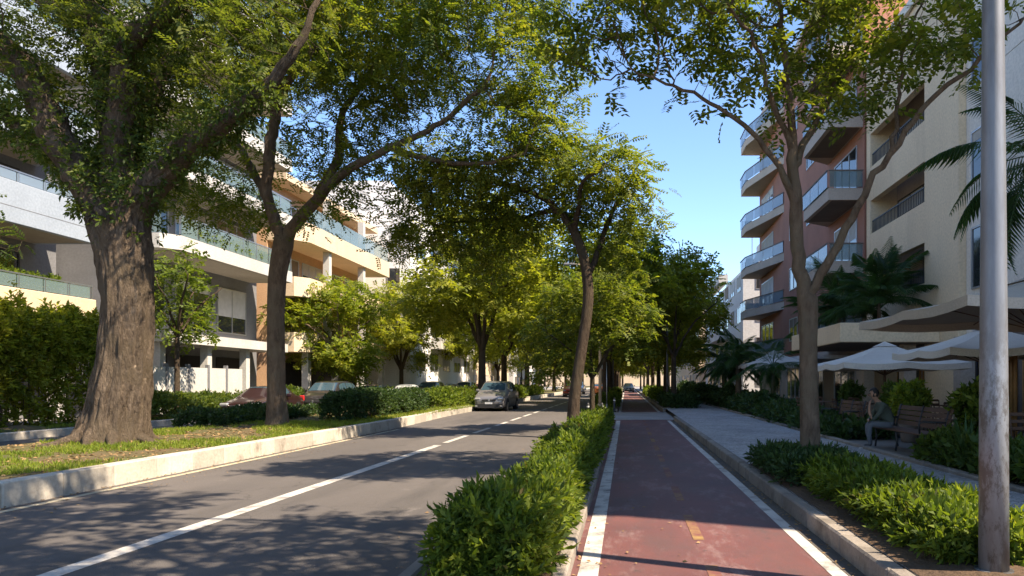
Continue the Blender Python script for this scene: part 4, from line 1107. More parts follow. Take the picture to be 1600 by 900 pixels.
# panel fence of the second block
fe = empty('panel_fence', (-19.5, 32, .16), 'pale panel fence with posts in front of the garage entrance', 'fence')
for j in range(5):
    quick('panel', M['white_wall'], fe, (-19.47, -19.41, 28.62 + j * 1.5, 29.98 + j * 1.5, .2, 2.25))
    quick('post', M['grey_panel'], fe, (-19.52, -19.36, 28.48 + j * 1.5, 28.61 + j * 1.5, .16, 2.4))

# --- left: cream and salmon block
B3 = empty('apartment_block', (-24, 47, 0), 'cream apartment block with wide salmon balconies on the left', 'building')
quick('wall', M['salmon'], B3, (-34, -21.2, 42.0, 57.2, 0, 13.55))
quick('roof', M['cream'], B3, (-34.2, -20.0, 41.8, 57.4, 13.553, 13.95))
for k in range(3):
    zb = 3.4 + 3.3 * k
    b = MB(); b.prism([(-21.2, 42.0), (-19.6, 42.0), (-19.0, 42.8), (-19.0, 57.1), (-21.2, 57.1)], zb, zb + .25)
    for (x0, x1, y0, y1) in ((-19.16, -19.0, 42.8, 57.1), (-21.2, -19.6, 42.0, 42.14)): b.box(x0, x1, y0, y1, zb + .252, zb + 1.15)
    b.prism([(-19.6, 42.0), (-19.0, 42.8), (-19.16, 42.8), (-19.68, 42.14)], zb + .252, zb + 1.15)
    bal = b.build('balcony', M['cream'], B3)
    if k == 2: panes(bal, M['teal_glass'], -19.08, 43.0, 57.0, zb + 1.16, zb + 2.2, 9)
    for j in range(4): window(B3, 'x+', 43.0 + j * 3.5, 46.0 + j * 3.5, zb + .3, zb + 2.7, -21.2, mull=2, blind=(.0, .5, .3, .8)[(j + k) % 4])
    for j in range(2): quick('column', M['white_wall'], B3, (-19.6, -19.2, 46 + j * 6.0, 46.4 + j * 6.0, zb + .255, zb + 3.29))
for j in range(4): quick('column', M['white_wall'], B3, (-19.7, -19.3, 43.2 + j * 4.4, 43.6 + j * 4.4, 0, 3.39))
for j in range(3): quick('entrance', M['dark_void'], B3, (-21.197, -21.16, 43.6 + j * 4.4, 46.8 + j * 4.4, .17, 2.9))  # dark sheets stand in for shade within the doorways

# --- left: bright white block whose end wall faces the viewer
B4 = empty('apartment_block', (-22, 65, 0), 'bright white apartment block with blank sunlit end wall behind the yellow-green tree', 'building')
quick('wall', M['sunlit_white'], B4, (-33, -17.6, 58.0, 82, 0, 15.5))
quick('penthouse', M['far_white'], B4, (-31, -20, 60, 80, 15.503, 18.6))
for (xx, zz) in ((-19.0, 9.6),): window(B4, 'y-', xx - .5, xx + .6, zz, zz + 1.3, 58.0, mull=0)
for k in range(4):
    for j in range(5): window(B4, 'x+', 59.5 + j * 4.4, 62.2 + j * 4.4, 2.6 + 3.2 * k, 4.2 + 3.2 * k, -17.6, mull=1)
    quick('balcony', M['white_wall'], B4, (-17.597, -16.6, 64, 78, 1.6 + 3.2 * k + 3.0, 2.6 + 3.2 * k + 3.0))
for n_, (x1, y0, y1, h, mt, lab) in enumerate([(-18.5, 84, 112, 13, 'cream', 'distant cream block far down the left side'), (-18, 114, 150, 16, 'far_white', 'most distant white block far down the left side')]):
    b = empty('far_building', (x1 - 6, (y0 + y1) / 2, 0), lab, 'building')
    quick('wall', M[mt], b, (x1 - 14, x1, y0, y1, 0, h))
    quick('roof', M['soffit'], b, (x1 - 14.3, x1 + .3, y0 - .3, y1 + .3, h + .003, h + .4))
    for k in range(int(h / 3.2)):
        for j in range(int((y1 - y0) / 4.2)): window(b, 'x+', y0 + 1 + j * 4.2, y0 + 3.4 + j * 4.2, .9 + 3.2 * k, 2.5 + 3.2 * k, x1, mull=1)
        for j in range(3): window(b, 'y-', x1 - 12 + j * 4, x1 - 9.8 + j * 4, .9 + 3.2 * k, 2.5 + 3.2 * k, y0, mull=1)

# --- right: pale and peach block
XW = 11.0
BR = empty('apartment_block', (15, 18, 0), 'peach and pale beige block with recessed window bands behind the lamp post', 'building')
HR = 15.9
quick('wall', M['pale_wall'], BR, (XW + .25, 24, 3.4, 23.5, 3.2, HR))
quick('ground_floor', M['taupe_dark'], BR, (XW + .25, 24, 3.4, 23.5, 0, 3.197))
# panel joints and tall windows on the pale part
for k in range(5):
    quick('panel', M['pale_wall'], BR, (XW + .1, XW + .247, 3.5, 16.9, 3.9 + k * 2.42, 3.9 + k * 2.42 + 2.395))
    quick('panel', M['pale_wall'], BR, (XW + .1, XW + .247, 16.95, 21.05, 3.9 + k * 2.42, 3.9 + k * 2.42 + 2.395))
for (y0, y1, z0, z1) in ((21.4, 23.1, 4.6, 6.6), (16.0, 16.6, 5.2, 7.6), (21.4, 23.1, 8.1, 9.7), (21.4, 23.1, 11.1, 12.7)):
    window(BR, 'x-', y0, y1, z0, z1, XW + .25 if y0 > 20 else XW + .1, mull=1 if y1 - y0 > 1 else 0, mat=M['dark_glass'])
# peach bay: pier, spandrels, recessed openings
quick('pier', M['peach'], BR, (XW, XW + 1.2, 23.52, 26.2, 0, HR))
quick('pier', M['peach'], BR, (XW, XW + 1.2, 32.0, 32.5, 0, HR))
quick('back_wall', M['taupe'], BR, (XW + 1.2, 24, 23.52, 32.5, 3.2, HR))
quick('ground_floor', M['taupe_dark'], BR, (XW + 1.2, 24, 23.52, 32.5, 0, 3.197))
quick('roof', M['pale_wall'], BR, (XW - .15, 24.2, 3.2, 32.7, HR + .003, HR + .35))
for zs, zt in ((3.75, 5.25), (6.75, 8.25), (9.75, 11.25), (12.75, HR - .01)):
    quick('spandrel', M['peach'], BR, (XW + .01, XW + .3, 26.203, 31.997, zs, zt))
    if zt < 14:
        window(BR, 'x-', 26.4, 31.8, zt, zt + 1.45, XW + 1.2, mull=3, blind=.45, frame=M['dark_frame'])
        rb = MB(); rb.box(XW + .06, XW + .11, 26.25, 31.95, zt + .55, zt + .6)
        for j in range(36): rb.box(XW + .07, XW + .10, 26.3 + j * .16, 26.325 + j * .16, zt + .005, zt + .55)
        rb.build('railing', M['dark_frame'], BR)
# ground floor: columns, dark shop front
for j in range(6):
    quick('column', M['taupe'], BR, (10.2, 10.65, 8.5 + j * 4.4, 8.95 + j * 4.4, .18, 3.0))
for j in range(7):
    window(BR, 'x-', 4.2 + j * 2.7, 6.6 + j * 2.7, .25, 2.9, XW + .25, mull=1, frame=M['wood_l'] if j % 2 else M['dark_frame'], name='shop_window')
for j in range(3):
    window(BR, 'x-', 23.8 + j * 2.8, 26.3 + j * 2.8, .25, 2.9, XW if j == 0 else XW + 1.2, mull=1, frame=M['wood_l'], name='shop_window') if j else None
mq = MB(); mq.bbox(7.5, XW - .002, 24.9, 32.2, 3.0, 3.68, .02)
mo = mq.build('marquee', M['peach'], BR)
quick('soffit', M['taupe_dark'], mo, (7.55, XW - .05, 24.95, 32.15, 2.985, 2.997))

# --- right: red block with angled taupe balconies
BD = empty('apartment_block', (16, 45, 0), 'red block with stacked angled taupe balconies against the sky', 'building')
quick('wall', M['red_brick'], BD, (XW, 24, 32.8, 58.5, 3.3, 22.4))
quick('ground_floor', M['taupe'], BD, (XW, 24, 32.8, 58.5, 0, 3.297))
quick('roof', M['taupe'], BD, (XW - .3, 24.2, 32.6, 58.8, 22.403, 22.9))
for k in range(6):
    zb = 3.3 + 3.38 * k
    for st, poly in enumerate(([(XW, 33.0), (9.4, 33.0), (9.4, 37.6), (XW, 38.8)], [(XW, 49.5), (9.45, 56.0), (9.45, 58.4), (XW, 58.4)])):
        b = MB(); b.prism(poly, zb, zb + .55)
        bal = b.build('balcony', M['taupe'], BD)
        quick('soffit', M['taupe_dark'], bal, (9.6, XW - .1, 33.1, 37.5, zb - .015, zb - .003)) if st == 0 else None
        # balustrade panels along the edge
        for e in range(3):
            p0, p1 = Vector((*poly[e], 0)), Vector((*poly[e + 1], 0)); d = p1 - p0; L = d.length; d /= L
            nrm = Vector((d.y, -d.x, 0)); n = max(1, round(L / 1.5))
            for q in range(n):
                a = p0 + d * (q * L / n + .04); c = p0 + d * ((q + 1) * L / n - .04)
                mb = MB(); i1, i2 = a - nrm * .06, c - nrm * .06; o1, o2 = a - nrm * .045, c - nrm * .045
                mb.prism([(i1.x, i1.y), (i2.x, i2.y), (o2.x, o2.y), (o1.x, o1.y)], zb + .59, zb + 1.32)
                mb.build('glass_panel', (M['blue_glass'] if e == 1 and st == 0 else M['teal_glass'] if st == 0 else M['blue_glass']) , bal)
            mb = MB(); i1, i2 = p0 - nrm * .09, p1 - nrm * .09; o1, o2 = p0 - nrm * .02, p1 - nrm * .02
            mb.prism([(i1.x, i1.y), (i2.x, i2.y), (o2.x, o2.y), (o1.x, o1.y)], zb + 1.325, zb + 1.38 + e * .004)
            mb.build('handrail', M['taupe_dark'], bal)
    window(BD, 'x-', 33.8, 37.4, zb + .45, zb + 2.8, XW, mull=2, blind=.4 if k % 2 else 0)
    window(BD, 'x-', 41.0, 43.2, zb + 1.0, zb + 2.5, XW, mull=1, blind=.3)
    window(BD, 'x-', 45.5, 47.7, zb + 1.0, zb + 2.5, XW, mull=1)
    window(BD, 'x-', 53.0, 57.4, zb + .45, zb + 2.8, XW, mull=2, blind=.5 if k % 3 else 0)
for j in range(4): window(BD, 'x-', 34 + j * 5.5, 37.5 + j * 5.5, .3, 2.8, XW, mull=2, name='shop_window')
quick('canopy', M['far_white'], BD, (8.6, XW - .003, 34.0, 41.5, 2.72, 2.9))

# --- right: grey-white blocks farther on
BF = empty('far_building', (20, 84, 0), 'grey-white block with roof tanks at the end of the right side', 'building')
quick('wall', M['far_white'], BF, (11.2, 30, 68, 100, 0, 12.2))
quick('penthouse', M['far_white'], BF, (13.5, 28, 72, 96, 12.203, 14.6))
quick('roof_tank', M['far_white'], BF, (14.5, 17.5, 75, 79, 14.603, 16.6))
quick('parapet', M['white_wall'], BF, (11.1, 30, 67.9, 68.2, 12.205, 12.9))
mb = MB(); mb.tube([(12.6, 71, 12.2), (12.6, 71, 16.2)], .05, 6); mb.build('antenna', M['rail'], BF)
for k in range(4):
    for j in range(7): window(BF, 'x-', 69.2 + j * 4.2, 71.6 + j * 4.2, 1.2 + 3.1 * k, 2.8 + 3.1 * k, 11.2, mull=1)
    for j in range(4): window(BF, 'y-', 12.4 + j * 4, 14.6 + j * 4, 1.2 + 3.1 * k, 2.8 + 3.1 * k, 68, mull=1)
    quick('balcony', M['white_wall'], BF, (10.2, 11.197, 78, 92, 3.2 + 3.1 * k, 4.1 + 3.1 * k))
BG = empty('far_building', (18, 120, 0), 'most distant pale block on the right side', 'building')
quick('wall', M['cream'], BG, (10.6, 26, 103, 150, 0, 13))
quick('roof', M['soffit'], BG, (10.3, 26.3, 102.7, 150.3, 13.003, 13.4))
for k in range(4):
    for j in range(9): window(BG, 'x-', 105 + j * 5, 107.6 + j * 5, 1.2 + 3.1 * k, 2.8 + 3.1 * k, 10.6, mull=1)

BE = empty('far_building', (-4, 245, 0), 'long low pale building closing the far end of the street', 'building')
quick('wall', M['cream'], BE, (-45, 40, 240, 255, 0, 11))
quick('roof', M['soffit'], BE, (-45.5, 40.5, 239.5, 255.5, 11.003, 11.6))


for i, (y, k, lab) in enumerate(((35.2, 2, 'green plants on a near taupe balcony beside the peach wall'), (36.0, 1, 'lower green plants on a near taupe balcony above the palms'), (57.0, 1, 'plants on a far taupe balcony against the sky'))):
    planter('balcony_planter', lab, (9.75, y, 3.3 + 3.38 * (k + 1) + .56), 2.0, M['leaf_h'], 200, 60 + i, M['stone_kerb'], .25)
# ---------------------------------------------------------------- cars
def interp(y, st, k):
    for i in range(len(st) - 1):
        if st[i][0] <= y <= st[i + 1][0]:
            t = (y - st[i][0]) / (st[i + 1][0] - st[i][0]); return st[i][k] * (1 - t) + st[i + 1][k] * t
    return st[0][k] if y < st[0][0] else st[-1][k]
#   y, top z, half width, half width at top, belt z
MPV = [(-2.13, .66, .66, .55, .60), (-2.08, .80, .76, .62, .74), (-1.9, .92, .83, .70, .85), (-1.35, 1.05, .875, .74, .98), (-1.2, 1.12, .88, .74, 1.0), (-.45, 1.60, .885, .62, 1.03), (.0, 1.66, .885, .64, 1.04),
       (.7, 1.66, .885, .64, 1.05), (1.4, 1.60, .88, .62, 1.07), (1.75, 1.50, .87, .58, 1.08), (1.98, 1.10, .86, .66, 1.02), (2.1, .9, .82, .66, .85), (2.14, .6, .76, .6, .56)]
SED = [(-2.2, .60, .64, .52, .55), (-2.12, .72, .76, .62, .68), (-1.9, .80, .82, .70, .76), (-1.1, .93, .86, .74, .88), (-.95, .98, .865, .73, .9), (-.2, 1.38, .87, .58, .93), (.3, 1.43, .87, .58, .94),
       (.9, 1.38, .87, .57, .95), (1.5, 1.05, .86, .68, .95), (1.62, 1.01, .855, .70, .95), (2.1, .97, .82, .70, .90), (2.18, .8, .78, .66, .74), (2.2, .6, .74, .6, .55)]
PAINT = {}
def paint(c):
    if c not in PAINT:
        m, nd, ln, bs = mk('car_paint')
        bs.inputs['Base Color'].default_value = (*c, 1); bs.inputs['Roughness'].default_value = .32; bs.inputs['Metallic'].default_value = .35
        bs.inputs['Coat Weight'].default_value = .6
        PAINT[c] = m
    return PAINT[c]
def car(label, loc, rz, st, c, group=None, detail=True, cat='car'):
    root = empty('parked_car' if group else 'car', (0, 0, 0), label, cat, group)
    pm = paint(c)
    ys = sorted(set([s[0] for s in st] + list(np.linspace(st[0][0], st[-1][0], 30))))
    def sec(y):
        zt, w_, wt, zb = (interp(y, st, k) for k in (1, 2, 3, 4))
        h = [(w_ * .84, .19), (w_ * .97, .27), (w_, .52), (w_ * .985, zb * .85), (w_ * .955, zb), (wt + .03, zt - .06), (wt * .93, zt - .015), (wt * .5, zt), (0, zt + .006)]
        return [(-a, y, z) for a, z in h] + [(a, y, z) for a, z in h[:-1][::-1]]
    n = len(sec(0)); mb = MB()
    V = [p for y in ys for p in sec(y)]
    Fc = [(i * n + k, i * n + (k + 1) % n, (i + 1) * n + (k + 1) % n, (i + 1) * n + k) for i in range(len(ys) - 1) for k in range(n)]
    Fc += [tuple(range(n)), tuple(range((len(ys) - 1) * n, len(ys) * n))]
    mb.add(V, Fc); mb.build('body', pm, root, local=True, smooth=True)
    yb = next(s[0] for s in st if s[1] - s[4] > .1); yr = next(s[0] for s in st if s[1] > (1.5 if st is MPV else 1.3))
    ye = max(s[0] for s in st if s[1] - s[4] > .35); yz = next(s[0] for s in st if s[0] > ye)
    def top_patch(name, y0, y1, x_in=.93):
        m = MB(); N = 6; vs = []
        for j in range(5):
            y = y0 + (y1 - y0) * j / 4; zt, wt = interp(y, st, 1), interp(y, st, 3)
            for i in range(N + 1):
                u = -1 + 2 * i / N; vs.append((u * wt * x_in, y, zt + .012 - .02 * abs(u) ** 3))
        m.add(vs, [(j * (N + 1) + i, j * (N + 1) + i + 1, (j + 1) * (N + 1) + i + 1, (j + 1) * (N + 1) + i) for j in range(4) for i in range(N)])
        return m.build(name, M['car_glass'], root, local=True, smooth=True)
    top_patch('windscreen', yb + .06, yr - .06); top_patch('rear_window', ye + .05, yz - .05)
    cuts = [yb + .45, (yb + ye) / 2 + .02, ye - .12] if st is SED else [yb + .55, .25, 1.15, ye - .02]
    for s in (-1, 1):
        for a, b in zip(cuts[:-1], cuts[1:]):
            m = MB(); vs = []
            for j in range(4):
                y = a + .03 + (b - a - .06) * j / 3; zt, w_, wt, zb = (interp(y, st, k) for k in (1, 2, 3, 4))
                for t in (.08, .5, .93):
                    x = w_ * .955 * (1 - t) + (wt + .03) * t + .008; vs.append((s * x, y, zb * (1 - t) + (zt - .06) * t))
            m.add(vs, [(j * 3 + i, j * 3 + i + 1, (j + 1) * 3 + i + 1, (j + 1) * 3 + i) for j in range(3) for i in range(2)])
            m.build('side_window', M['car_glass'], root, local=True, smooth=True)
    r = .315
    for yy in (st[0][0] + .82, st[-1][0] - .80):
        for s in (-1, 1):
            w_ = interp(yy, st, 2)
            a = MB(); a.tube([(s * (w_ - .12), yy, r + .03), (s * (w_ + .006), yy, r + .03)], r + .055, 20); a.build('wheel_arch', M['black'], root, local=True)
            m = MB(); m.tube([(s * (w_ - .21), yy, r), (s * (w_ - .005), yy, r), (s * (w_ + .014), yy, r)], [r, r, r - .03], 20); wh = m.build('wheel', M['tyre'], root, local=True)
            m = MB(); m.tube([(s * (w_ + .006), yy, r), (s * (w_ + .022), yy, r)], [r * .64, r * .58], 14); m.build('rim', M['rim'], wh, local=True)
    f = st[0][0]; wf = interp(f + .08, st, 2)
    quick('bumper', M['black'], root, (-wf * .98, wf * .98, f - .05, f + .25, .2, .40), local=True)
    for s in (-1, 1):
        x0, x1 = sorted((s * wf * .60, s * wf * 1.05)); m = MB(); m.bbox(x0, x1, f - .02, f + .26, .62, .75, .045); m.build('headlight', M['lamp_glass'], root, local=True)
        x0, x1 = sorted((s * .06, s * wf * .48)); m = MB(); m.bbox(x0, x1, f - .04, f + .1, .56, .66, .015); m.build('grille', M['black'], root, local=True)
        x0, x1 = sorted((s * wf * .80, s * wf * .97)); quick('fog_lamp', M['lamp_glass'], root, (x0, x1, f - .065, f, .27, .34), local=True)
        e = st[-1][0]; x0, x1 = sorted((s * .62, s * .82)); m = MB(); m.bbox(x0, x1, e - .14, e + .02, .72, .98, .03); m.build('tail_light', M['tail'], root, local=True)
        xm = interp(yb + .5, st, 2); x0, x1 = sorted((s * xm * .97, s * (xm + .17))); m = MB(); m.bbox(x0, x1, yb + .42, yb + .54, interp(0, st, 4) + .02, interp(0, st, 4) + .17, .03); m.build('mirror', pm, root, local=True)
    m = MB(); m.prism([(-.035, f - .055), (0, f - .06), (.035, f - .055), (.035, f), (-.035, f)], .55, .70); m.build('emblem', M['rim'], root, local=True)
    quick('number_plate', M['plate'], root, (-.2, .2, f - .066, f - .045, .405, .505), local=True)
    root.location = loc; root.rotation_euler = (0, 0, rz)
    OFF[root.name] = Vector(loc)
    return root
car('grey people carrier driving towards the viewer in the left lane', (-7.38, 40.8, 0.0), R(-2), MPV, (0.20, 0.19, 0.19))
GP = 'cars parked along the left service road'
car('maroon saloon parked on the service road behind the pale barked tree', (-15.75, 31.0, 0), R(2), SED, (0.030, 0.010, 0.012), GP)
car('dark people carrier parked second behind the clipped hedge', (-15.8, 38.0, 0), 0, MPV, (0.028, 0.024, 0.024), GP)
car('silver saloon parked third along the service road', (-15.8, 44.2, 0), 0, SED, (0.16, 0.16, 0.17), GP)
car('white saloon parked fourth along the service road', (-15.8, 51, 0), 0, SED, (0.66, 0.66, 0.66), GP)
for i, y in enumerate((57.5, 63.5, 70, 77, 84)):
    car(('pale grey', 'black', 'white', 'dark red', 'slate blue')[i] + ' car far along the row parked on the service road', (-15.8, y, 0), 0, SED if i % 2 else MPV, ((0.30, 0.30, 0.31), (0.06, 0.06, 0.07), (0.62, 0.62, 0.62), (0.22, 0.03, 0.03), (0.10, 0.11, 0.14))[i], GP)
G5 = 'distant traffic on the road'
for i, (x, y, c, lab) in enumerate([(-5.9, 78, (0.30, 0.035, 0.03), 'red car far down the road by the leaning trunk'), (-3.2, 86, (0.42, 0.13, 0.035), 'orange car far down the road in the right lane'), (-6.6, 98, (0.5, 0.5, 0.5), 'silver car farthest down the road'),
                                 (0.4, 112, (0.10, 0.105, 0.11), 'dark car standing at the far end of the cycle track')]):
    car(lab, (x, y, 0), 0 if i != 1 else math.pi, SED if i % 2 else MPV, c, G5)

# ---------------------------------------------------------------- posts, lamps, bollards
lp = empty('lamp_post', (2.70, 5.22, 0.2), 'tall grey galvanised lamp post standing in the low shrubs at the right', 'lamp post')
mb = MB(); mb.tube([(2.70, 5.22, .15), (2.70, 5.22, 1.4), (2.695, 5.22, 4.6), (2.69, 5.22, 9.0)], [.104, .098, .072, .05], 28); mb.build('pole', M['galv'], lp, smooth=True)
mb = MB(); mb.tube([(2.70, 5.22, .19), (2.70, 5.22, .23)], [.135, .135], 16); mb.build('base_plate', M['galv'], lp)
mb = MB(); mb.tube([(2.69, 5.22, 8.9), (2.0, 5.22, 9.35), (1.3, 5.22, 9.45)], .035, 10); mb.build('arm', M['galv'], lp, smooth=True)
mb = MB(); mb.bbox(.75, 1.35, 5.1, 5.34, 9.38, 9.5, .03); mb.build('lamp_head', M['grey_panel'], lp)

def post(name, label, x, y, z, h, r, mat, arm=None, group=None, cat='lamp post'):
    o = empty(name, (x, y, z), label, cat, group)
    m = MB(); m.tube([(x, y, z - .03), (x, y, z + h)], [r, r * .7], 10); m.build('pole', mat, o, smooth=True)
    m = MB(); m.tube([(x, y, z), (x, y, z + .3)], [r * 1.6, r * 1.5], 10); m.build('sleeve', mat, o)
    if arm:
        m = MB(); m.tube([(x, y, z + h - .1), (x + arm * .6, y, z + h + .35), (x + arm, y, z + h + .4)], .035, 6); m.build('arm', mat, o)
        x0, x1 = sorted((x + arm, x + arm + math.copysign(.6, arm))); m = MB(); m.bbox(x0, x1, y - .12, y + .12, z + h + .34, z + h + .46, .03); m.build('lamp_head', M['grey_panel'], o)
    return o
tan = plain('tan_concrete_pole', (0.52, 0.40, 0.27), 0.8)  # even tan colour of the slim pole itself
post('lamp_post', 'slim tan pole right of the leaning tree, past the crossing', -1.42, 39.2, .1, 7.6, .10, tan, -1.4)
post('lamp_post', 'slim grey pole under the kerbside trees on the sidewalk', 2.45, 42.2, .18, 6.2, .075, M['galv'], -1.0)
post('lamp_post', 'farther thin pole among the trunks left of the cycle track', -1.45, 47.5, .1, 7.0, .08, M['galv'], -1.0)
post('sign_pole', 'thin pale pole just past the crossing in the small lawn', -1.05, 38.9, .1, 2.6, .035, M['rail'], cat='pole')
sg = empty('traffic_sign', (-1.5, 46.0, .1), 'small round red traffic sign on a thin post past the crossing', 'sign')
m = MB(); m.tube([(-1.5, 46, .1), (-1.5, 46, 2.9)], .03, 8); m.build('post', M['rail'], sg)
m = MB(); m.tube([(-1.5, 45.96, 2.65), (-1.5, 45.94, 2.65)], .3, 20); m.build('disc', plain('sign_red', (0.45, 0.05, 0.04), .5), sg)
m = MB(); m.tube([(-1.5, 45.936, 2.65), (-1.5, 45.932, 2.65)], .22, 20); m.build('disc_face', plain('sign_white', (0.7, 0.7, 0.68), .5), sg)
for (x, y, lab) in ((-1.50, 28.2, 'dark bollard nearest the road at the crossing'), (-0.95, 28.2, 'dark bollard between trunk and cycle track at the crossing'), (-0.62, 37.9, 'dark bollard on the far side of the crossing by the cycle track')):
    b = empty('bollard', (x, y, .01), lab, 'bollard', 'bollards at the crossing')
    m = MB(); m.tube([(x, y, 0), (x, y, .06), (x, y, .07), (x, y, .72), (x, y, .78)], [.09, .09, .06, .055, .03], 12); m.build('post', M['iron'], b, smooth=True)
    m = MB(); m.tube([(x, y, .60), (x, y, .66)], [.060, .060], 12, False); m.build('reflective_band', M['plate'], b)

# ---------------------------------------------------------------- umbrellas
def umbrella(label, cx, cy, half, z_edge, z_top, mat, val=.16, name='parasol'):
    o = empty(name, (cx, cy, .18), label, 'umbrella')
    m = MB(); cor = [(-1, -1), (0, -1.0), (1, -1), (1.0, 0), (1, 1), (0, 1.0), (-1, 1), (-1.0, 0)]
    rings = 7; vs = []
    for j in range(rings):
        t = j / (rings - 1); t2 = .10 + .90 * t
        for k in range(32):
            a = k / 4; i0 = int(a) % 8; i1 = (i0 + 1) % 8; u = a - int(a)
            x = cor[i0][0] * (1 - u) + cor[i1][0] * u; y = cor[i0][1] * (1 - u) + cor[i1][1] * u
            sag = -.10 * math.sin(math.pi * u) * t * (1 if i0 % 1 == 0 else 0)
            vs.append((cx + x * half * t2, cy + y * half * t2, z_top + (z_edge - z_top) * (t ** .92) + sag * .6 - .05 * math.sin(math.pi * t)))
    fs = [(j * 32 + k, j * 32 + (k + 1) % 32, (j + 1) * 32 + (k + 1) % 32, (j + 1) * 32 + k) for j in range(rings - 1) for k in range(32)]
    b = len(vs); last = vs[-32:]
    vs += [(cx + (x - cx) * 1.003, cy + (y - cy) * 1.003, z - val) for x, y, z in last]
    fs += [((rings - 1) * 32 + k, (rings - 1) * 32 + (k + 1) % 32, b + (k + 1) % 32, b + k) for k in range(32)]
    m.add(vs, fs); me = bpy.data.meshes.new('canopy'); me.from_pydata([(x - cx, y - cy, z - .18) for x, y, z in m.v], [], m.f); me.update()
    cn = link_mesh('canopy', me, mat, o)
    md = cn.modifiers.new('thickness', 'SOLIDIFY'); md.thickness = .006
    m = MB(); q = .16 * half
    m.add([(cx - q, cy - q, z_top - .02), (cx + q, cy - q, z_top - .02), (cx + q, cy + q, z_top - .02), (cx - q, cy + q, z_top - .02), (cx, cy, z_top + .14)], [(0, 1, 4), (1, 2, 4), (2, 3, 4), (3, 0, 4), (3, 2, 1, 0)])
    m.build('vent_cap', mat, o)
    m = MB(); m.tube([(cx, cy, .18), (cx, cy, z_top)], .035, 10); m.build('pole', M['wood'], o)
    m = MB(); m.bbox(cx - .4, cx + .4, cy - .4, cy + .4, .182, .27, .02); m.build('base', M['stone_kerb'], o)
    for (x, y) in cor:
        m = MB(); m.tube([(cx, cy, z_top - .10), (cx + x * half * .97, cy + y * half * .97, z_edge - .06)], .013, 5); m.build('rib', M['wood'], o)
        m = MB(); m.tube([(cx, cy, z_edge - .35), (cx + x * half * .5, cy + y * half * .5, (z_top + z_edge) / 2 - .09)], .011, 5); m.build('strut', M['wood'], o)
    return o
umbrella('large beige square umbrella, nearest and highest at the right edge', 7.4, 12.8, 2.4, 2.88, 3.42, M['canvas'])
umbrella('white umbrella left of the lamp post, lowest of the terrace', 7.75, 21.3, 1.75, 2.15, 2.68, M['canvas_w'])
umbrella('white umbrella behind the lamp post with ribs showing under its edge', 8.6, 16.9, 1.65, 2.35, 2.85, M['canvas_w'])
umbrella('distant white umbrella below the taupe balconies', 7.6, 36.5, 1.7, 2.5, 3.1, M['canvas_w'])

# ---------------------------------------------------------------- benches and the seated person
def bench(label, loc, L, rz=0.0):
    """park bench with its length along Y, seat open towards -X"""
    o = empty('park_bench', (0, 0, 0), label, 'bench', 'wooden benches at the sidewalk edge')
    for k in range(4):
        m = MB(); m.bbox(-.02 + k * .115, .08 + k * .115, -L / 2, L / 2, .40 + .004 * k, .435 + .004 * k, .008); m.build('seat_slat', M['wood'], o, local=True)
    for k in range(4):
        z = .50 + k * .105; x = .47 + k * .028
        m = MB(); m.add([(x, -L / 2, z), (x + .028, -L / 2, z), (x + .053, -L / 2, z + .088), (x + .025, -L / 2, z + .088), (x, L / 2, z), (x + .028, L / 2, z), (x + .053, L / 2, z + .088), (x + .025, L / 2, z + .088)],
              [(0, 1, 2, 3), (7, 6, 5, 4), (0, 4, 5, 1), (1, 5, 6, 2), (2, 6, 7, 3), (3, 7, 4, 0)]); m.build('back_slat', M['wood'], o, local=True)
    for y in (-L / 2 + .12, 0, L / 2 - .12):
        m = MB()
        m.tube([(0, y, 0), (.03, y, .2), (.01, y, .395)], .022, 6); m.tube([(.50, y, 0), (.45, y, .22), (.46, y, .45), (.585, y, .93)], .022, 6); m.tube([(.0, y, .385), (.46, y, .39)], .02, 6)
        if y: m.tube([(.0, y, .40), (-.01, y, .62), (.08, y, .66), (.50, y, .64)], .02, 6)
        m.build('iron_frame', M['iron'], o, local=True, smooth=True)
    o.location = loc; o.rotation_euler = (0, 0, rz)
    return o
bench('wooden slat bench on which the person sits', (5.52, 14.55, .19), 2.5, R(1))
bench('empty wooden slat bench half hidden behind the forked tree', (5.60, 19.3, .19), 2.2, 0)

def skin_mesh(verts, edges, root=0, sub=2):
    """verts: (x,y,z,r) joints joined by edges -> one smooth continuous body surface"""
    me = bpy.data.meshes.new('skeleton'); me.from_pydata([v[:3] for v in verts], edges, [])
    ob = bpy.data.objects.new('skeleton', me); C.objects.link(ob)
    md = ob.modifiers.new('skin', 'SKIN'); md.use_smooth_shade = True
    sk = me.skin_vertices[0].data if me.skin_vertices else None
    if sk is None:
        bpy.context.view_layer.objects.active = ob
        bm_ = None
        import bmesh
        bm = bmesh.new(); bm.from_mesh(me); bm.verts.layers.skin.verify(); bm.to_mesh(me); bm.free()
        sk = me.skin_vertices[0].data
    for i, v in enumerate(verts):
        r_ = v[3] if len(v) < 5 else (v[3], v[4]); sk[i].radius = (r_, r_) if not isinstance(r_, tuple) else r_; sk[i].use_root = (i == root)
    s = ob.modifiers.new('sub', 'SUBSURF'); s.levels = sub; s.render_levels = sub
    bpy.context.view_layer.update()
    out = bpy.data.meshes.new_from_object(ob.evaluated_get(bpy.context.evaluated_depsgraph_get()))
    bpy.data.objects.remove(ob, do_unlink=True)
    out.materials.clear()
    return out

skinm = plain('skin', (0.36, 0.19, 0.12), .55); shirt = plain('olive_shirt', (0.075, 0.085, 0.065), .9); jean = plain('grey_trousers', (0.12, 0.125, 0.14), .9)
hairm = plain('dark_hair', (0.02, 0.016, 0.014), .7); shoe = plain('dark_shoes', (0.05, 0.045, 0.045), .6); sole = plain('pale_soles', (0.5, 0.48, 0.45), .7)
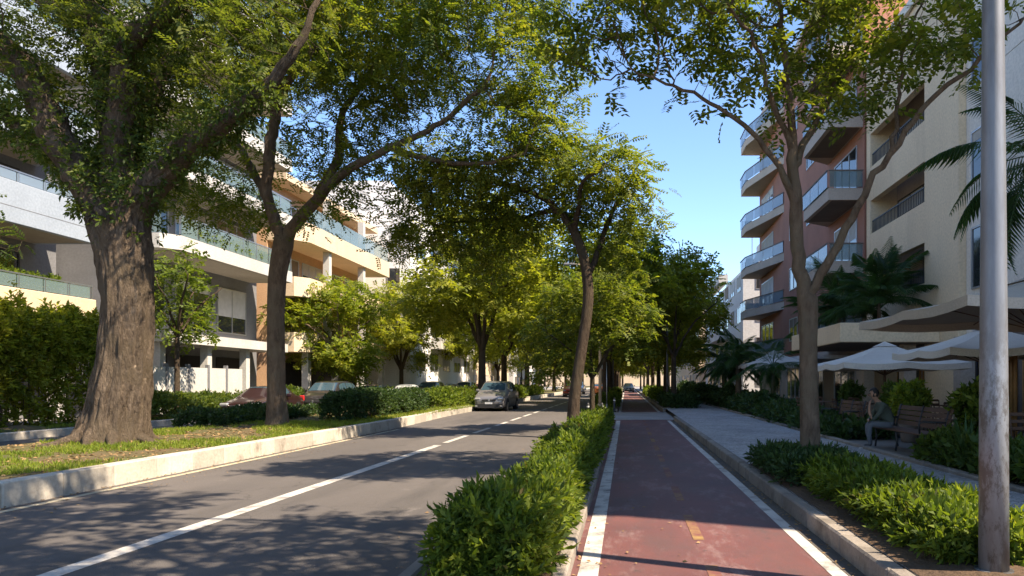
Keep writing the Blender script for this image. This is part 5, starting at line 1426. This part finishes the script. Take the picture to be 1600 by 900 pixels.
# seated, facing -X, bent forward, elbow on the knee and hand at the chin
HX, HYY = 5.66, 15.25
per = empty('person', (HX - .2, HYY, .19), 'person in olive shirt and grey trousers sitting bent forward, hand at chin', 'person')
V_ = [(HX, HYY, .72, .145, .165), (HX - .06, HYY, .86, .135, .155), (HX - .15, HYY, 1.00, .125, .165), (HX - .22, HYY, 1.12, .10, .15), (HX - .265, HYY, 1.185, .055, .055), (HX - .30, HYY, 1.23, .05, .05),   # 0-5 pelvis to neck
      (HX - .345, HYY, 1.30, .085, .075), (HX - .36, HYY, 1.385, .078, .072), (HX - .35, HYY, 1.42, .05, .05),                                                                      # 6-8 head
      (HX - .04, HYY - .10, .69, .105), (HX - .26, HYY - .13, .705, .085), (HX - .47, HYY - .13, .70, .066), (HX - .49, HYY - .13, .50, .06), (HX - .47, HYY - .13, .27, .04), (HX - .50, HYY - .13, .235, .042), (HX - .63, HYY - .14, .222, .032),  # 9-15 near leg
      (HX - .04, HYY + .10, .69, .105), (HX - .24, HYY + .13, .70, .085), (HX - .44, HYY + .13, .69, .066), (HX - .42, HYY + .13, .48, .06), (HX - .36, HYY + .13, .27, .04), (HX - .39, HYY + .13, .235, .042), (HX - .52, HYY + .14, .222, .032),  # 16-22 far leg
      (HX - .20, HYY - .17, 1.10, .062), (HX - .30, HYY - .21, .93, .046), (HX - .41, HYY - .15, .80, .038), (HX - .47, HYY - .10, .95, .032), (HX - .455, HYY - .055, 1.10, .024), (HX - .45, HYY - .04, 1.15, .03), # 23-28 near arm to the chin
      (HX - .20, HYY + .17, 1.10, .062), (HX - .28, HYY + .22, .92, .046), (HX - .36, HYY + .19, .80, .038), (HX - .45, HYY + .04, .79, .03), (HX - .47, HYY - .05, .78, .024), (HX - .48, HYY - .09, .78, .028)]  # 29-34 far arm across the knees
E_ = [(0, 1), (1, 2), (2, 3), (3, 4), (4, 5), (5, 6), (6, 7), (7, 8), (0, 9), (9, 10), (10, 11), (11, 12), (12, 13), (13, 14), (14, 15), (0, 16), (16, 17), (17, 18), (18, 19), (19, 20), (20, 21), (21, 22),
      (3, 23), (23, 24), (24, 25), (25, 26), (26, 27), (27, 28), (3, 29), (29, 30), (30, 31), (31, 32), (32, 33), (33, 34)]
# fingers of both hands, rooted in the palms
def fingers(base_i, d, side, curl, n0):
    b = Vector(V_[base_i][:3]); d = Vector(d).normalized(); side = Vector(side).normalized(); curl = Vector(curl).normalized()
    for k, (off, ln_) in enumerate(((-.026, .060), (-.009, .070), (.009, .066), (.025, .052))):
        i = len(V_); r0 = b + side * off + d * .012
        V_.append((*r0, .010)); V_.append((*(r0 + d * ln_ * .55 + curl * .010), .009)); V_.append((*(r0 + d * ln_ * .75 + curl * .036), .008))
        E_.extend([(base_i, i), (i, i + 1), (i + 1, i + 2)])
    i = len(V_); V_.append((*(b - d * .012 - side * .036), .011)); V_.append((*(b + d * .018 - side * .052 + curl * .012), .009)); E_.extend([(base_i, i), (i, i + 1)])
fingers(28, (.25, .05, 1), (0, 1, 0), (.8, 0, .3), 0)
fingers(34, (-.5, -.8, -.1), (.3, -.2, .9), (-.2, .3, -.9), 0)
bm_me = skin_mesh(V_, E_, 0, 2)
for mm in (skinm, shirt, jean, shoe): bm_me.materials.append(mm)
mi = []
for p in bm_me.polygons:
    c = p.center; dx = c.x - HX; k = 0
    if c.z < .285: k = 3
    elif c.z < .76 and not (dx < -.40 and c.z > .765) : k = 2
    elif dx > -.31 and c.z < 1.175: k = 1
    elif c.z < 1.0 and dx > -.44: k = 1
    mi.append(k)
bm_me.polygons.foreach_set('material_index', mi)
bm_me.transform(Matrix.Translation((-(HX - .2), -HYY, -.19)))
bo = bpy.data.objects.new('body', bm_me); C.objects.link(bo); bo.parent = per
def blob(name, mat, c, r, parent, sq=None):
    import bmesh
    bm = bmesh.new(); bmesh.ops.create_icosphere(bm, subdivisions=3, radius=1)
    for v in bm.verts:
        q = v.co.copy(); nz = 1 + .07 * noise.noise(q * 3)
        v.co = Vector((c[0] + q.x * r[0] * nz, c[1] + q.y * r[1] * nz, c[2] + q.z * r[2] * nz))
    if sq:
        for v in [v for v in bm.verts if sq(v.co)]: bm.verts.remove(v)
    me = bpy.data.meshes.new(name); bm.to_mesh(me); bm.free()
    off = OFF[per.name]; me.transform(Matrix.Translation(-off))
    me.polygons.foreach_set('use_smooth', [True] * len(me.polygons))
    return link_mesh(name, me, mat, parent)
hx, hy, hz = HX - .352, HYY, 1.345
blob('hair', hairm, (hx + .012, hy, hz + .02), (.104, .090, .118), per, lambda c: c.x < hx - .045 and c.z < hz + .05)
blob('nose', skinm, (hx - .098, hy, hz - .02), (.018, .013, .022), per)
for s in (-1, 1):
    blob('eye', hairm, (hx - .083, hy + s * .032, hz + .005), (.010, .012, .008), per)
    blob('ear', skinm, (hx + .01, hy + s * .083, hz - .01), (.022, .012, .03), per)
blob('mouth', plain('lips', (0.30, 0.12, 0.10), .6), (hx - .088, hy, hz - .062), (.008, .024, .007), per)
for (fx, fy) in ((HX - .565, HYY - .135), (HX - .455, HYY + .135)):
    m = MB(); m.bbox(fx - .13, fx + .11, fy - .045, fy + .045, .186, .208, .008); m.build('shoe_sole', sole, per)

# ---------------------------------------------------------------- cafe terrace behind the benches
def cafe_table(label, x, y):
    o = empty('cafe_table', (x, y, .18), label, 'table', 'cafe tables under the umbrellas')
    m = MB(); m.tube([(x, y, .91), (x, y, .94)], .36, 20); m.build('table_top', M['wood'], o)
    m = MB(); m.tube([(x, y, .2), (x, y, .91)], .03, 8); m.build('pedestal', M['iron'], o)
    m = MB(); m.tube([(x, y, .182), (x, y, .21)], .22, 14); m.build('foot', M['iron'], o)
def cafe_chair(label, x, y, rz):
    o = empty('cafe_chair', (x, y, .182), label, 'chair', 'wooden cafe chairs on the terrace', rz)
    m = MB(); m.bbox(-.2, .2, -.2, .2, .43, .46, .01); m.build('seat', M['wood'], o, local=True)
    for sx in (-1, 1):
        m = MB(); m.tube([(sx * .18, -.18, 0), (sx * .17, -.17, .43)], .015, 6); m.build('leg', M['wood'], o, local=True)
        m = MB(); m.tube([(sx * .18, .2, 0), (sx * .17, .18, .43), (sx * .17, .25, .88)], .015, 6); m.build('leg', M['wood'], o, local=True)
    for z in (.60, .72, .84):
        m = MB(); m.bbox(-.165, .165, .20 + (z - .43) * .15, .22 + (z - .43) * .15, z, z + .06, .006); m.build('back_slat', M['wood'], o, local=True)
for (x, y, lab) in ((7.4, 14.6, 'under the large beige umbrella'), (8.4, 17.5, 'under the white umbrella behind the lamp post'), (7.4, 22.2, 'under the lowest white umbrella'), (9.2, 20.4, 'between the two white umbrellas near the columns'), (6.9, 18.3, 'nearest behind the gap between the two benches'), (6.7, 11.2, 'in front of the large beige umbrella pole'), (8.9, 13.6, 'at the back below the large beige umbrella'), (6.8, 24.4, 'under the street corner of the marquee')):
    cafe_table('round wooden cafe table ' + lab, x, y)
    for k, (dx, dy, rz) in enumerate(((-.65, 0, R(90)), (.65, 0, R(-90)), (0, .65, 0))):
        cafe_chair(('street-side', 'wall-side', 'far-side')[k] + ' wooden chair at the table ' + lab, x + dx, y + dy, rz)
# potted shrubs along the terrace and amber wooden slat screens
for (x, y, mt, lab) in ((6.7, 16.8, 'leaf_y', 'round yellow-green potted shrub behind the seated person'), (6.5, 13.2, 'leaf_h', 'pale green potted shrub behind the bench back'), (9.6, 15.2, 'leaf_c', 'dark potted shrub by the column under the big umbrella'),
                        (9.7, 23.8, 'leaf_y', 'yellowish potted shrub under the marquee'), (7.2, 18.8, 'leaf_c', 'dark leafy potted shrub between the white umbrellas'), (8.2, 25.8, 'leaf_c', 'dark potted shrub below the marquee edge'), (9.0, 12.3, 'leaf_c', 'dark potted shrub right of the lamp post')):
    o = empty('potted_shrub', (x, y, .182), lab, 'plant', 'potted shrubs on the terrace')
    m = MB(); m.tube([(0, 0, 0), (0, 0, .05), (0, 0, .42), (0, 0, .45), (0, 0, .42)], [.17, .19, .25, .26, .22], 16, True); m.build('pot', M['taupe_dark'], o, local=True, smooth=True)
    m = MB(); m.tube([(0, 0, .4), (.03, 0, .9)], [.025, .015], 6); m.build('stem', M['stem'], o, local=True)
    rg = np.random.default_rng(int(x * 100 + y)); n = 260
    u = rg.normal(0, 1, (n, 3)); u /= np.linalg.norm(u, axis=1, keepdims=True); p = u * rg.random((n, 1)) ** .4 * np.array([.34, .34, .40]) + np.array([0, 0, .95])
    link_mesh('foliage', scatter('foliage', HD, p, u + rg.normal(0, .4, (n, 3)), rg.uniform(.8, 1.3, n), rg, 1.), M[mt], o)['kind'] = 'stuff'
for j, (y, lab) in enumerate(((19.0, 'amber wooden slat screen beside the columns behind the seated person'), (12.6, 'amber wooden slat screen right of the lamp post'))):
    o = empty('slat_screen', (10.0, y, .182), lab, 'screen')
    for k in range(9):
        quick('slat', M['wood_l'], o, (9.98, 10.02, y - .8 + k * .18, y - .8 + k * .18 + .11, .2, 2.3))
    quick('top_rail', M['wood'], o, (9.97, 10.03, y - .85, y + .8, 2.3, 2.38))
# big tree foot at the left picture edge
t = Tree(61)
bx_, by_ = -18.45, 20.6
t.limb([(bx_, by_, .1, .42), (bx_ - .1, by_, 1.0, .30), (bx_ - .25, by_ + .1, 2.6, .26), (bx_ - .5, by_ + .2, 4.6, .22)], .2, 0.)
t.grow([((bx_ - .8, by_, 6.0), (1.6, 1.8, 1.0))], 160, .35, 3.0, .5)
tr = empty('verge_tree', (bx_, by_, .15), 'brown trunk with swollen foot at the left edge in front of the tall creeper hedge', 'tree')
t.wood('trunk', M['bark_big'], tr, (bx_, by_, .15), (20, 8, 5, 3), .06, (.6, .4, 5))
t.leaves('crown', M['leaf_c'], tr, (bx_, by_, .15), PIN, 2.0, 9, (.7, 1.1), .15)
